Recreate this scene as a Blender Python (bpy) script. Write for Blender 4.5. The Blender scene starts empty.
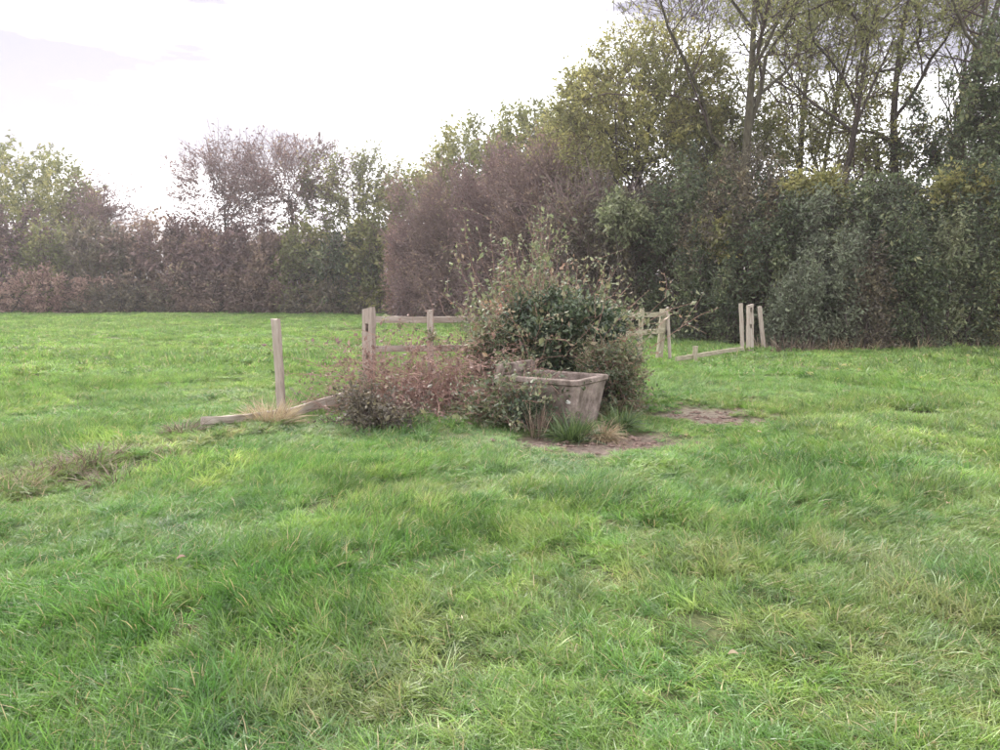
import bpy, bmesh, math
import numpy as np
from mathutils import Vector

scene = bpy.context.scene
COL = scene.collection
R = math.radians

# ------------------------------------------------------------------ camera
F_PX = 751.0                       # focal length in photo pixels (1000 wide)
CAM_H = 1.6
THETA = math.atan(85.0 / F_PX)     # pitch down: horizon at row 290 of 750
cam_data = bpy.data.cameras.new('camera')
cam_data.sensor_width = 36.0
cam_data.lens = 36.0 * F_PX / 1000.0
cam_data.clip_start = 0.05
cam_data.clip_end = 6000.0
cam = bpy.data.objects.new('camera', cam_data)
COL.objects.link(cam)
cam.location = (0, 0, CAM_H)
cam.rotation_euler = (math.pi / 2 - THETA, 0, 0)
scene.camera = cam

# ------------------------------------------------------------------ render settings
scene.render.engine = 'CYCLES'
scene.cycles.max_bounces = 6
scene.cycles.diffuse_bounces = 4
scene.cycles.glossy_bounces = 2
scene.cycles.transmission_bounces = 4
scene.cycles.volume_bounces = 1
scene.cycles.use_denoising = True
scene.cycles.use_adaptive_sampling = True
scene.cycles.adaptive_threshold = 0.02
scene.cycles.caustics_reflective = False
scene.cycles.caustics_refractive = False
scene.render.use_persistent_data = False
vs = scene.view_settings
vs.view_transform = 'Standard'
vs.look = 'None'
vs.gamma = 1.0
vs.use_curve_mapping = False
vs.exposure = 2.35

# ------------------------------------------------------------------ sky and sun
SUN_EL, SUN_AZ = R(38.0), R(-22.0)     # azimuth measured from +Y towards +X
world = bpy.data.worlds.new('World')
scene.world = world
world.use_nodes = True
nt = world.node_tree
nt.nodes.clear()
def WN(t, **kw):
    n = nt.nodes.new(t)
    for k, v in kw.items():
        setattr(n, k, v)
    return n
wout = WN('ShaderNodeOutputWorld')
bg = WN('ShaderNodeBackground')
bg.inputs['Strength'].default_value = 0.14
sky = WN('ShaderNodeTexSky', sky_type='NISHITA', sun_disc=False)
sky.sun_elevation = SUN_EL
sky.sun_rotation = SUN_AZ
sky.dust_density = 0.6
sky.air_density = 1.2
tc = WN('ShaderNodeTexCoord')
mp = WN('ShaderNodeMapping')
mp.inputs['Scale'].default_value = (1.6, 1.6, 9.0)
mp.inputs['Location'].default_value = (-8.07, 9.67, 8.89)
nz = WN('ShaderNodeTexNoise')
nz.inputs['Scale'].default_value = 1.5
nz.inputs['Detail'].default_value = 5.0
nz.inputs['Roughness'].default_value = 0.55
rmp = WN('ShaderNodeValToRGB')
rmp.color_ramp.elements[0].position = 0.42
rmp.color_ramp.elements[0].color = (0.105, 0.093, 0.113, 1)
rmp.color_ramp.elements[1].position = 0.54
rmp.color_ramp.elements[1].color = (0.98, 0.96, 0.98, 1)
scl = WN('ShaderNodeVectorMath', operation='SCALE')
scl.inputs['Scale'].default_value = 5.6
mx = WN('ShaderNodeMix', data_type='RGBA')
mx.inputs['Factor'].default_value = 0.96
L = nt.links.new
L(tc.outputs['Generated'], mp.inputs['Vector'])
L(mp.outputs['Vector'], nz.inputs['Vector'])
L(nz.outputs['Fac'], rmp.inputs['Fac'])
L(rmp.outputs['Color'], scl.inputs[0])
L(sky.outputs['Color'], mx.inputs['A'])
L(scl.outputs['Vector'], mx.inputs['B'])
L(mx.outputs['Result'], bg.inputs['Color'])
L(bg.outputs['Background'], wout.inputs['Surface'])

sun_data = bpy.data.lights.new('sun', 'SUN')
sun_data.energy = 1.4
sun_data.angle = R(30.0)
sun_data.color = (1.0, 0.95, 0.88)
sun = bpy.data.objects.new('sun', sun_data)
COL.objects.link(sun)
sdir = Vector((math.sin(SUN_AZ) * math.cos(SUN_EL), math.cos(SUN_AZ) * math.cos(SUN_EL), math.sin(SUN_EL)))
sun.rotation_euler = sdir.to_track_quat('Z', 'Y').to_euler()
sun.location = (0, 0, 30)

# ------------------------------------------------------------------ pixel helpers (photo coordinates -> place)
CT, ST = math.cos(THETA), math.sin(THETA)
def ray(px, py):
    u, v = (px - 500.0) / F_PX, (375.0 - py) / F_PX
    return np.array([u, CT + v * ST, -ST + v * CT])
def at(px, py, d):
    r = ray(px, py)
    return np.array([0, 0, CAM_H]) + r * (d / r[1])
def gnd(px, py):
    r = ray(px, py)
    return np.array([0, 0, CAM_H]) + r * (-CAM_H / r[2])

# ------------------------------------------------------------------ noise
_tab = np.random.default_rng(11).random((256, 256))
def vnoise(x, y, s=0):
    x = np.asarray(x, float) + s * 17.31 + 1000
    y = np.asarray(y, float) + s * 7.77 + 1000
    xi, yi = np.floor(x).astype(int), np.floor(y).astype(int)
    fx, fy = x - xi, y - yi
    fx, fy = fx * fx * (3 - 2 * fx), fy * fy * (3 - 2 * fy)
    g = lambda i, j: _tab[(xi + i) & 255, (yi + j) & 255]
    return (g(0, 0) * (1 - fx) + g(1, 0) * fx) * (1 - fy) + (g(0, 1) * (1 - fx) + g(1, 1) * fx) * fy
def fbm(x, y, s=0, o=3):
    t, a, n = 0, 1.0, 0
    for i in range(o):
        t = t + a * vnoise(np.asarray(x) * 2 ** i, np.asarray(y) * 2 ** i, s + i * 3)
        n += a
        a *= 0.5
    return t / n
def sstep(a, b, x):
    t = np.clip((x - a) / (b - a), 0, 1)
    return t * t * (3 - 2 * t)

MUD = [  # centre from photo pixels, radii (m), turn
    (gnd(590, 441), 1.05, 0.62, 0.0),
    (gnd(632, 438), 0.50, 0.42, 0.3),
    (gnd(702, 411), 0.95, 0.75, 0.2),
    (gnd(735, 415), 0.70, 0.55, -0.3),
]
def mud_mask(x, y):
    m = np.zeros(np.shape(x))
    n = fbm(np.asarray(x) * 3.1, np.asarray(y) * 3.1, 5, 3) - 0.5
    for i, (c, a, b, t) in enumerate(MUD):
        dx, dy = x - c[0], y - c[1]
        ex, ey = dx * math.cos(t) + dy * math.sin(t), -dx * math.sin(t) + dy * math.cos(t)
        q = np.sqrt((ex / a) ** 2 + (ey / b) ** 2) + n * (1.1 if i < 2 else 2.0)
        m = np.maximum(m, (1 if i < 2 else 0.85) * (1 - sstep(0.7, 1.05, q)))
    return m
def ridge(x, y):   # low bank along the lost fence line on the left
    a, b = gnd(-60, 505)[:2], gnd(230, 430)[:2]
    ab = b - a
    t = np.clip(((x - a[0]) * ab[0] + (y - a[1]) * ab[1]) / (ab @ ab), 0, 1)
    d = np.hypot(x - a[0] - t * ab[0], y - a[1] - t * ab[1])
    return np.exp(-(d / 0.35) ** 2)
def gz(x, y):
    x, y = np.asarray(x, float), np.asarray(y, float)
    r = np.hypot(x, y)
    fade = np.exp(-r / 60.0)
    z = (fbm(x * 0.9, y * 0.9, 1, 3) - 0.5) * 0.16 * fade
    z = z + (fbm(x * 0.12, y * 0.12, 2, 2) - 0.5) * 0.30 * fade * sstep(3, 12, r)
    z = z + (fbm(x * 3.0, y * 3.0, 8, 2) - 0.5) * 0.06 * np.exp(-r / 14.0)
    z = z + ridge(x, y) * 0.07
    return z - mud_mask(x, y) * 0.05

# ------------------------------------------------------------------ materials
def new_mat(name):
    m = bpy.data.materials.new(name)
    m.use_nodes = True
    m.node_tree.nodes.clear()
    return m, m.node_tree
def node(t, ty, **kw):
    n = t.nodes.new(ty)
    for k, v in kw.items():
        setattr(n, k, v)
    return n
def ramp(t, stops):
    r = node(t, 'ShaderNodeValToRGB')
    el = r.color_ramp.elements
    while len(el) < len(stops):
        el.new(0.5)
    for e, (p, c) in zip(el, stops):
        e.position = p
        e.color = (*c, 1)
    return r
def leaf_mat(name, stops, trans=0.35, gloss=0.06, rough=0.4):
    m, t = new_mat(name)
    at_ = node(t, 'ShaderNodeAttribute', attribute_name='v')
    rp = ramp(t, stops)
    d = node(t, 'ShaderNodeBsdfDiffuse')
    tr = node(t, 'ShaderNodeBsdfTranslucent')
    g = node(t, 'ShaderNodeBsdfGlossy')
    g.inputs['Roughness'].default_value = rough
    g.inputs['Color'].default_value = (0.9, 0.9, 0.9, 1)
    m1, m2 = node(t, 'ShaderNodeMixShader'), node(t, 'ShaderNodeMixShader')
    m1.inputs[0].default_value = trans
    m2.inputs[0].default_value = gloss
    o = node(t, 'ShaderNodeOutputMaterial')
    l = t.links.new
    l(at_.outputs['Fac'], rp.inputs['Fac'])
    l(rp.outputs['Color'], d.inputs['Color'])
    l(rp.outputs['Color'], tr.inputs['Color'])
    l(d.outputs[0], m1.inputs[1]); l(tr.outputs[0], m1.inputs[2])
    l(m1.outputs[0], m2.inputs[1]); l(g.outputs[0], m2.inputs[2])
    l(m2.outputs[0], o.inputs['Surface'])
    return m
def solid_mat(name, c1, c2, scale=20, rough=0.9, stretch=(1, 1, 1), bump=0.3, detail=6, stops=None, dist=0.01):
    m, t = new_mat(name)
    tcn = node(t, 'ShaderNodeTexCoord')
    mpn = node(t, 'ShaderNodeMapping')
    mpn.inputs['Scale'].default_value = stretch
    n = node(t, 'ShaderNodeTexNoise')
    n.inputs['Scale'].default_value = scale
    n.inputs['Detail'].default_value = detail
    n.inputs['Roughness'].default_value = 0.65
    rp = ramp(t, stops or [(0.32, c1), (0.68, c2)])
    b = node(t, 'ShaderNodeBump')
    b.inputs['Strength'].default_value = bump
    b.inputs['Distance'].default_value = dist
    p = node(t, 'ShaderNodeBsdfPrincipled')
    p.inputs['Roughness'].default_value = rough
    p.inputs['Specular IOR Level'].default_value = 0.2
    o = node(t, 'ShaderNodeOutputMaterial')
    l = t.links.new
    l(tcn.outputs['Object'], mpn.inputs['Vector'])
    l(mpn.outputs['Vector'], n.inputs['Vector'])
    l(n.outputs['Fac'], rp.inputs['Fac'])
    l(rp.outputs['Color'], p.inputs['Base Color'])
    l(n.outputs['Fac'], b.inputs['Height'])
    l(b.outputs['Normal'], p.inputs['Normal'])
    l(p.outputs[0], o.inputs['Surface'])
    return m

M = {}
M['bark'] = solid_mat('bark', (0.032, 0.025, 0.022), (0.10, 0.08, 0.07), 14, stretch=(1, 1, 0.25), bump=0.5)
M['bark_green'] = solid_mat('bark_mossy', (0.04, 0.032, 0.025), (0.115, 0.105, 0.07), 9, stretch=(1, 1, 0.3), bump=0.5)
M['twig'] = solid_mat('twig_bark', (0.05, 0.034, 0.032), (0.12, 0.085, 0.08), 6, bump=0.0)
M['twig_purple'] = solid_mat('hawthorn_twig', (0.13, 0.09, 0.088), (0.25, 0.18, 0.175), 5, bump=0.0)
M['cane'] = solid_mat('bramble_cane', (0.20, 0.10, 0.09), (0.46, 0.31, 0.25), 7, bump=0.0)
M['wood'] = solid_mat('weathered_wood', None, None, 5, stretch=(5, 5, 0.5), bump=0.6, dist=0.006, rough=0.85,
    stops=[(0.25, (0.13, 0.10, 0.08)), (0.42, (0.30, 0.25, 0.21)), (0.60, (0.42, 0.365, 0.32)), (0.78, (0.34, 0.32, 0.25))])
M['wood_pale'] = solid_mat('bleached_wood', None, None, 5, stretch=(5, 5, 0.5), bump=0.6, dist=0.006, rough=0.85,
    stops=[(0.25, (0.15, 0.115, 0.095)), (0.45, (0.33, 0.275, 0.235)), (0.75, (0.43, 0.38, 0.33))])
M['wood_mossy'] = solid_mat('algae_wood', None, None, 6, stretch=(5, 5, 0.8), bump=0.6, dist=0.006, rough=0.9,
    stops=[(0.25, (0.15, 0.12, 0.085)), (0.5, (0.33, 0.295, 0.215)), (0.75, (0.43, 0.40, 0.31))])

M['leaf_purple'] = leaf_mat('hawthorn_leaf', [(0, (0.075, 0.05, 0.048)), (0.45, (0.185, 0.118, 0.116)), (0.8, (0.29, 0.19, 0.17)), (1, (0.33, 0.26, 0.14))], 0.35, 0.03)
M['leaf_brown'] = leaf_mat('autumn_hedge_leaf', [(0, (0.09, 0.068, 0.052)), (0.5, (0.225, 0.155, 0.13)), (0.85, (0.33, 0.235, 0.17)), (1, (0.27, 0.27, 0.12))], 0.35, 0.03)
M['leaf_russet'] = leaf_mat('russet_leaf', [(0, (0.20, 0.115, 0.095)), (0.5, (0.36, 0.23, 0.19)), (1, (0.44, 0.32, 0.25))], 0.35, 0.03)
M['leaf_olive'] = leaf_mat('olive_leaf', [(0, (0.09, 0.10, 0.042)), (0.5, (0.20, 0.215, 0.08)), (0.85, (0.34, 0.325, 0.125)), (1, (0.42, 0.37, 0.15))], 0.42, 0.03)
M['leaf_yellow'] = leaf_mat('yellowing_leaf', [(0, (0.13, 0.14, 0.055)), (0.5, (0.29, 0.285, 0.105)), (0.8, (0.42, 0.39, 0.14)), (1, (0.52, 0.46, 0.16))], 0.42, 0.03)
M['leaf_ivy'] = leaf_mat('ivy_leaf', [(0, (0.030, 0.045, 0.028)), (0.5, (0.085, 0.112, 0.056)), (0.85, (0.175, 0.21, 0.10)), (1, (0.32, 0.31, 0.15))], 0.3, 0.035, 0.4)
M['leaf_grey'] = leaf_mat('willow_leaf', [(0, (0.065, 0.08, 0.052)), (0.5, (0.145, 0.17, 0.11)), (1, (0.27, 0.30, 0.19))], 0.3, 0.03)
M['leaf_pale'] = leaf_mat('pale_green_leaf', [(0, (0.07, 0.09, 0.045)), (0.5, (0.18, 0.21, 0.105)), (1, (0.36, 0.37, 0.20))], 0.4, 0.04)
M['leaf_bramble'] = leaf_mat('bramble_leaf', [(0, (0.05, 0.065, 0.036)), (0.4, (0.11, 0.135, 0.066)), (0.7, (0.22, 0.23, 0.12)), (0.88, (0.32, 0.21, 0.14)), (1, (0.42, 0.20, 0.16))], 0.35, 0.04)
M['leaf_dark'] = leaf_mat('dark_green_leaf', [(0, (0.028, 0.046, 0.028)), (0.5, (0.06, 0.092, 0.05)), (1, (0.13, 0.17, 0.08))], 0.25, 0.05, 0.4)
M['leaf_deadred'] = leaf_mat('withered_bramble_leaf', [(0, (0.08, 0.05, 0.043)), (0.5, (0.21, 0.135, 0.115)), (0.8, (0.33, 0.23, 0.19)), (1, (0.17, 0.18, 0.085))], 0.3, 0.03)
M['leaf_maroon'] = leaf_mat('maroon_leaf', [(0, (0.05, 0.045, 0.036)), (0.5, (0.13, 0.11, 0.08)), (0.8, (0.20, 0.175, 0.10)), (1, (0.30, 0.20, 0.13))], 0.3, 0.035)
M['straw'] = leaf_mat('straw', [(0, (0.14, 0.10, 0.065)), (0.5, (0.34, 0.26, 0.16)), (1, (0.52, 0.43, 0.29))], 0.3, 0.03)
M['dead_stalk'] = leaf_mat('dead_stalk', [(0, (0.075, 0.052, 0.04)), (0.5, (0.19, 0.135, 0.105)), (1, (0.36, 0.28, 0.21))], 0.2, 0.03)
M['weed'] = leaf_mat('weed_blade', [(0, (0.03, 0.055, 0.02)), (0.5, (0.07, 0.125, 0.035)), (1, (0.16, 0.22, 0.07))], 0.4, 0.06)

# concrete of the trough, with damp streaks and lichen blotches
def concrete():
    m, t = new_mat('weathered_concrete')
    l = t.links.new
    tcn = node(t, 'ShaderNodeTexCoord')
    n = node(t, 'ShaderNodeTexNoise'); n.inputs['Scale'].default_value = 8; n.inputs['Detail'].default_value = 9; n.inputs['Roughness'].default_value = 0.7
    mpn = node(t, 'ShaderNodeMapping'); mpn.inputs['Scale'].default_value = (6, 6, 1.8)
    s = node(t, 'ShaderNodeTexNoise'); s.inputs['Scale'].default_value = 1.0; s.inputs['Detail'].default_value = 4
    v = node(t, 'ShaderNodeTexVoronoi'); v.inputs['Scale'].default_value = 16
    n3 = node(t, 'ShaderNodeTexNoise'); n3.inputs['Scale'].default_value = 60; n3.inputs['Detail'].default_value = 5
    base = ramp(t, [(0.36, (0.15, 0.115, 0.10)), (0.5, (0.27, 0.215, 0.19)), (0.64, (0.38, 0.31, 0.275))])
    streak = ramp(t, [(0.38, (0.42, 0.42, 0.38)), (0.58, (1.0, 1.0, 1.0))])
    lich = ramp(t, [(0.05, (1, 1, 1)), (0.16, (0, 0, 0))])
    lmask = ramp(t, [(0.58, (0, 0, 0)), (0.66, (1, 1, 1))])
    mul = node(t, 'ShaderNodeMix', data_type='RGBA', blend_type='MULTIPLY'); mul.inputs['Factor'].default_value = 0.7
    lm = node(t, 'ShaderNodeMath', operation='MULTIPLY')
    mx2 = node(t, 'ShaderNodeMix', data_type='RGBA'); mx2.inputs['B'].default_value = (0.55, 0.53, 0.46, 1)
    p = node(t, 'ShaderNodeBsdfPrincipled'); p.inputs['Roughness'].default_value = 0.92; p.inputs['Specular IOR Level'].default_value = 0.2
    b = node(t, 'ShaderNodeBump'); b.inputs['Strength'].default_value = 0.6; b.inputs['Distance'].default_value = 0.006
    o = node(t, 'ShaderNodeOutputMaterial')
    for q in (n, v, n3):
        l(tcn.outputs['Object'], q.inputs['Vector'])
    l(tcn.outputs['Object'], mpn.inputs['Vector']); l(mpn.outputs['Vector'], s.inputs['Vector'])
    l(n.outputs['Fac'], base.inputs['Fac']); l(s.outputs['Fac'], streak.inputs['Fac'])
    l(base.outputs['Color'], mul.inputs['A']); l(streak.outputs['Color'], mul.inputs['B'])
    l(v.outputs['Distance'], lich.inputs['Fac']); l(n.outputs['Fac'], lmask.inputs['Fac'])
    l(lich.outputs['Color'], lm.inputs[0]); l(lmask.outputs['Color'], lm.inputs[1])
    l(lm.outputs[0], mx2.inputs['Factor']); l(mul.outputs['Result'], mx2.inputs['A'])
    l(mx2.outputs['Result'], p.inputs['Base Color'])
    l(n3.outputs['Fac'], b.inputs['Height']); l(b.outputs['Normal'], p.inputs['Normal'])
    l(p.outputs[0], o.inputs['Surface'])
    return m
M['concrete'] = concrete()
M['lichen'] = solid_mat('white_lichen', (0.5, 0.5, 0.46), (0.72, 0.71, 0.66), 60, bump=0.4)
def water_mat():
    m, t = new_mat('dark_water')
    p = node(t, 'ShaderNodeBsdfPrincipled')
    p.inputs['Base Color'].default_value = (0.012, 0.013, 0.010, 1)
    p.inputs['Roughness'].default_value = 0.06
    o = node(t, 'ShaderNodeOutputMaterial')
    t.links.new(p.outputs[0], o.inputs['Surface'])
    return m
M['water'] = water_mat()

# grass: colour per tuft from the scatter, per blade from the mesh
def grass_mat():
    m, t = new_mat('meadow_grass')
    l = t.links.new
    a = node(t, 'ShaderNodeAttribute', attribute_name='gcol', attribute_type='INSTANCER')
    v = node(t, 'ShaderNodeAttribute', attribute_name='v')
    dr = node(t, 'ShaderNodeAttribute', attribute_name='dry')
    ge = node(t, 'ShaderNodeNewGeometry')
    n1 = node(t, 'ShaderNodeTexNoise'); n1.inputs['Scale'].default_value = 3.6; n1.inputs['Detail'].default_value = 3
    hue = ramp(t, [(0.30, (0.62, 0.72, 0.75)), (0.5, (1.0, 1.0, 1.0)), (0.64, (1.25, 1.10, 1.2)), (0.78, (1.8, 1.25, 1.9))])
    mr = node(t, 'ShaderNodeMapRange'); mr.inputs['To Min'].default_value = 0.5; mr.inputs['To Max'].default_value = 1.45
    mul = node(t, 'ShaderNodeVectorMath', operation='SCALE')
    mu2 = node(t, 'ShaderNodeVectorMath', operation='MULTIPLY')
    mxd = node(t, 'ShaderNodeMix', data_type='RGBA'); mxd.inputs['B'].default_value = (0.46, 0.38, 0.20, 1)
    d, tr = node(t, 'ShaderNodeBsdfDiffuse'), node(t, 'ShaderNodeBsdfTranslucent')
    g = node(t, 'ShaderNodeBsdfGlossy'); g.inputs['Roughness'].default_value = 0.42
    m1, m2 = node(t, 'ShaderNodeMixShader'), node(t, 'ShaderNodeMixShader')
    m1.inputs[0].default_value = 0.42; m2.inputs[0].default_value = 0.06
    o = node(t, 'ShaderNodeOutputMaterial')
    l(ge.outputs['Position'], n1.inputs['Vector']); l(n1.outputs['Fac'], hue.inputs['Fac'])
    l(v.outputs['Fac'], mr.inputs['Value']); l(a.outputs['Color'], mul.inputs[0]); l(mr.outputs['Result'], mul.inputs['Scale'])
    l(mul.outputs['Vector'], mu2.inputs[0]); l(hue.outputs['Color'], mu2.inputs[1])
    l(dr.outputs['Fac'], mxd.inputs['Factor']); l(mu2.outputs['Vector'], mxd.inputs['A'])
    l(mxd.outputs['Result'], d.inputs['Color']); l(mxd.outputs['Result'], tr.inputs['Color'])
    l(d.outputs[0], m1.inputs[1]); l(tr.outputs[0], m1.inputs[2])
    l(m1.outputs[0], m2.inputs[1]); l(g.outputs[0], m2.inputs[2]); l(m2.outputs[0], o.inputs['Surface'])
    return m
M['grass'] = grass_mat()
def ground_mat():
    m, t = new_mat('pasture_soil_and_turf')
    l = t.links.new
    tcn = node(t, 'ShaderNodeTexCoord')
    a = node(t, 'ShaderNodeAttribute', attribute_name='mud')
    n = node(t, 'ShaderNodeTexNoise'); n.inputs['Scale'].default_value = 1.3; n.inputs['Detail'].default_value = 8
    n2 = node(t, 'ShaderNodeTexNoise'); n2.inputs['Scale'].default_value = 14; n2.inputs['Detail'].default_value = 8; n2.inputs['Roughness'].default_value = 0.7
    tf = ramp(t, [(0.35, (0.06, 0.075, 0.028)), (0.55, (0.11, 0.125, 0.045)), (0.75, (0.17, 0.16, 0.07))])
    md = ramp(t, [(0.32, (0.05, 0.034, 0.026)), (0.5, (0.125, 0.088, 0.068)), (0.68, (0.235, 0.175, 0.14))])
    mx2 = node(t, 'ShaderNodeMix', data_type='RGBA')
    p = node(t, 'ShaderNodeBsdfPrincipled'); p.inputs['Roughness'].default_value = 0.85; p.inputs['Specular IOR Level'].default_value = 0.25
    b = node(t, 'ShaderNodeBump'); b.inputs['Strength'].default_value = 0.9; b.inputs['Distance'].default_value = 0.04
    o = node(t, 'ShaderNodeOutputMaterial')
    l(tcn.outputs['Object'], n.inputs['Vector']); l(tcn.outputs['Object'], n2.inputs['Vector'])
    l(n2.outputs['Fac'], tf.inputs['Fac']); l(n2.outputs['Fac'], md.inputs['Fac'])
    l(a.outputs['Fac'], mx2.inputs['Factor']); l(tf.outputs['Color'], mx2.inputs['A']); l(md.outputs['Color'], mx2.inputs['B'])
    vo = node(t, 'ShaderNodeTexVoronoi', feature='SMOOTH_F1'); vo.inputs['Scale'].default_value = 7
    ad = node(t, 'ShaderNodeMath', operation='ADD')
    b.inputs['Distance'].default_value = 0.06
    rg = node(t, 'ShaderNodeMapRange'); rg.inputs['To Min'].default_value = 0.85; rg.inputs['To Max'].default_value = 0.5
    l(a.outputs['Fac'], rg.inputs['Value']); l(rg.outputs['Result'], p.inputs['Roughness'])
    l(tcn.outputs['Object'], vo.inputs['Vector']); l(vo.outputs['Distance'], ad.inputs[0]); l(n2.outputs['Fac'], ad.inputs[1])
    l(mx2.outputs['Result'], p.inputs['Base Color']); l(ad.outputs[0], b.inputs['Height'])
    l(b.outputs['Normal'], p.inputs['Normal']); l(p.outputs[0], o.inputs['Surface'])
    return m
M['ground'] = ground_mat()
M['clod'] = solid_mat('mud_clod', (0.085, 0.055, 0.045), (0.25, 0.18, 0.15), 30, bump=0.5)
M['hill'] = solid_mat('distant_woodland', (0.07, 0.06, 0.055), (0.17, 0.14, 0.12), 0.06, bump=0.0)

# ------------------------------------------------------------------ mesh helpers
def mesh_np(name, V, Fc, mat=None, attrs=None, smooth=False):
    """V (n,3); Fc (m,k) faces of one size, or a list of such arrays"""
    me = bpy.data.meshes.new(name)
    Fs = Fc if isinstance(Fc, list) else [Fc]
    Fs = [np.asarray(f, dtype=np.int32) for f in Fs if len(f)]
    nl = sum(f.size for f in Fs)
    npoly = sum(len(f) for f in Fs)
    me.vertices.add(len(V))
    me.vertices.foreach_set('co', np.asarray(V, dtype=np.float32).ravel())
    if npoly:
        me.loops.add(nl)
        me.loops.foreach_set('vertex_index', np.concatenate([f.ravel() for f in Fs]))
        me.polygons.add(npoly)
        sizes = np.concatenate([np.full(len(f), f.shape[1], np.int32) for f in Fs])
        starts = np.concatenate([[0], np.cumsum(sizes)[:-1]]).astype(np.int32)
        me.polygons.foreach_set('loop_start', starts)
        me.polygons.foreach_set('use_smooth', np.full(npoly, smooth, bool))
    me.update(calc_edges=True)
    for k, a in (attrs or {}).items():
        at_ = me.attributes.new(k, 'FLOAT', 'POINT')
        at_.data.foreach_set('value', np.asarray(a, np.float32))
    if mat:
        me.materials.append(mat)
    return me
def obj(name, me, parent=None, loc=None, **props):
    o = bpy.data.objects.new(name, me)
    COL.objects.link(o)
    if parent is not None:
        o.parent = parent
    if loc is not None:
        o.location = loc
    for k, v in props.items():
        o[k] = v
    return o
def thing(name, label, cat, loc, group=None):
    o = bpy.data.objects.new(name, None)
    o.empty_display_size = 0.3
    COL.objects.link(o)
    o.location = loc
    o['label'] = label
    o['category'] = cat
    if group:
        o['group'] = group
    return o
def unit(a):
    return a / (np.linalg.norm(a, axis=-1, keepdims=True) + 1e-9)
def tubes(P, Rr, sides):
    """P (m,k,3), Rr (m,k) -> verts, quads"""
    m, k, _ = P.shape
    T = np.empty_like(P)
    T[:, 1:-1] = P[:, 2:] - P[:, :-2]
    T[:, 0] = P[:, 1] - P[:, 0]
    T[:, -1] = P[:, -1] - P[:, -2]
    T = unit(T)
    ref = np.where(np.abs(T[..., 2:3]) > 0.9, np.array([1.0, 0, 0]), np.array([0, 0, 1.0]))
    # one reference per tube keeps the rings from twisting
    ref = np.repeat(ref[:, :1], k, axis=1)
    B = unit(np.cross(T, ref))
    N = np.cross(B, T)
    ang = np.arange(sides) / sides * 2 * np.pi
    V = P[:, :, None] + Rr[:, :, None, None] * (B[:, :, None] * np.cos(ang)[None, None, :, None] + N[:, :, None] * np.sin(ang)[None, None, :, None])
    idx = np.arange(m * k * sides).reshape(m, k, sides)
    a = idx[:, :-1]
    b = idx[:, 1:]
    Q = np.stack([a, np.roll(a, -1, 2), np.roll(b, -1, 2), b], -1).reshape(-1, 4)
    return V.reshape(-1, 3), Q
def merge(parts):
    Vs, Fs, off = [], [], 0
    for V, Q in parts:
        Vs.append(V); Fs.append(Q + off); off += len(V)
    return np.concatenate(Vs), np.concatenate(Fs)
def leaf_quads(rng, pos, axis, size, width=0.5, fold=0.12, v=None, flat=None):
    n = len(pos)
    a = unit(axis)
    r = rng.normal(size=(n, 3)) if flat is None else np.array([0, 0, 1.0]) + flat * rng.normal(size=(n, 3))
    b = unit(np.cross(a, r))
    nn = np.cross(a, b)
    s = size[:, None]
    mid = pos + a * s * 0.45
    V = np.stack([pos, mid + b * s * width * 0.5 + nn * s * fold, pos + a * s, mid - b * s * width * 0.5 + nn * s * fold], 1)
    Q = np.arange(4 * n).reshape(n, 4)
    vv = np.repeat(rng.random(n) if v is None else np.clip(v, 0, 1), 4)
    return V.reshape(-1, 3), Q, vv
def poly_at(P, i, t):
    k = P.shape[1]
    f = np.clip(t, 0, 0.9999) * (k - 1)
    j = f.astype(int)
    w = (f - j)[:, None]
    a, b = P[i, j], P[i, j + 1]
    return a * (1 - w) + b * w, unit(b - a)
def grow(rng, P, Rr, n, tmin, tmax, ratio, ang, k, wob=0.12, up=0.15, rr=0.55, rend=0.25, taper=0.5):
    """children branches on every parent polyline"""
    m = P.shape[0]
    i = np.repeat(np.arange(m), n)
    t = tmin + (tmax - tmin) * ((np.tile(np.arange(n), m) + rng.random(m * n)) / n)
    pos, tan = poly_at(P, i, t)
    plen = np.linalg.norm(np.diff(P, axis=1), axis=2).sum(1)[i]
    ln = plen * ratio * (1 - taper * (t - tmin) / max(1e-6, tmax - tmin)) * rng.uniform(0.65, 1.25, m * n)
    r = unit(rng.normal(size=(m * n, 3)))
    perp = unit(np.cross(tan, r))
    al = np.radians(rng.uniform(ang[0], ang[1], m * n))[:, None]
    d = unit(tan * np.cos(al) + perp * np.sin(al))
    return extend(rng, pos, d, ln, k, wob, up, np.maximum(0.003, radius_at(P, Rr, i, t) * rr), rend)
def radius_at(P, Rr, i, t):
    k = P.shape[1]
    f = np.clip(t, 0, 0.9999) * (k - 1)
    j = f.astype(int)
    w = f - j
    return Rr[i, j] * (1 - w) + Rr[i, j + 1] * w
def extend(rng, pos, d, ln, k, wob, up, r0, rend):
    n = len(pos)
    P = np.empty((n, k, 3))
    P[:, 0] = pos
    step = (ln / (k - 1))[:, None]
    for q in range(1, k):
        d = unit(d + wob * rng.normal(size=(n, 3)) + np.array([0, 0, up]))
        P[:, q] = P[:, q - 1] + d * step
    Rr = r0[:, None] * np.linspace(1, rend, k)[None]
    return P, Rr
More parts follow.
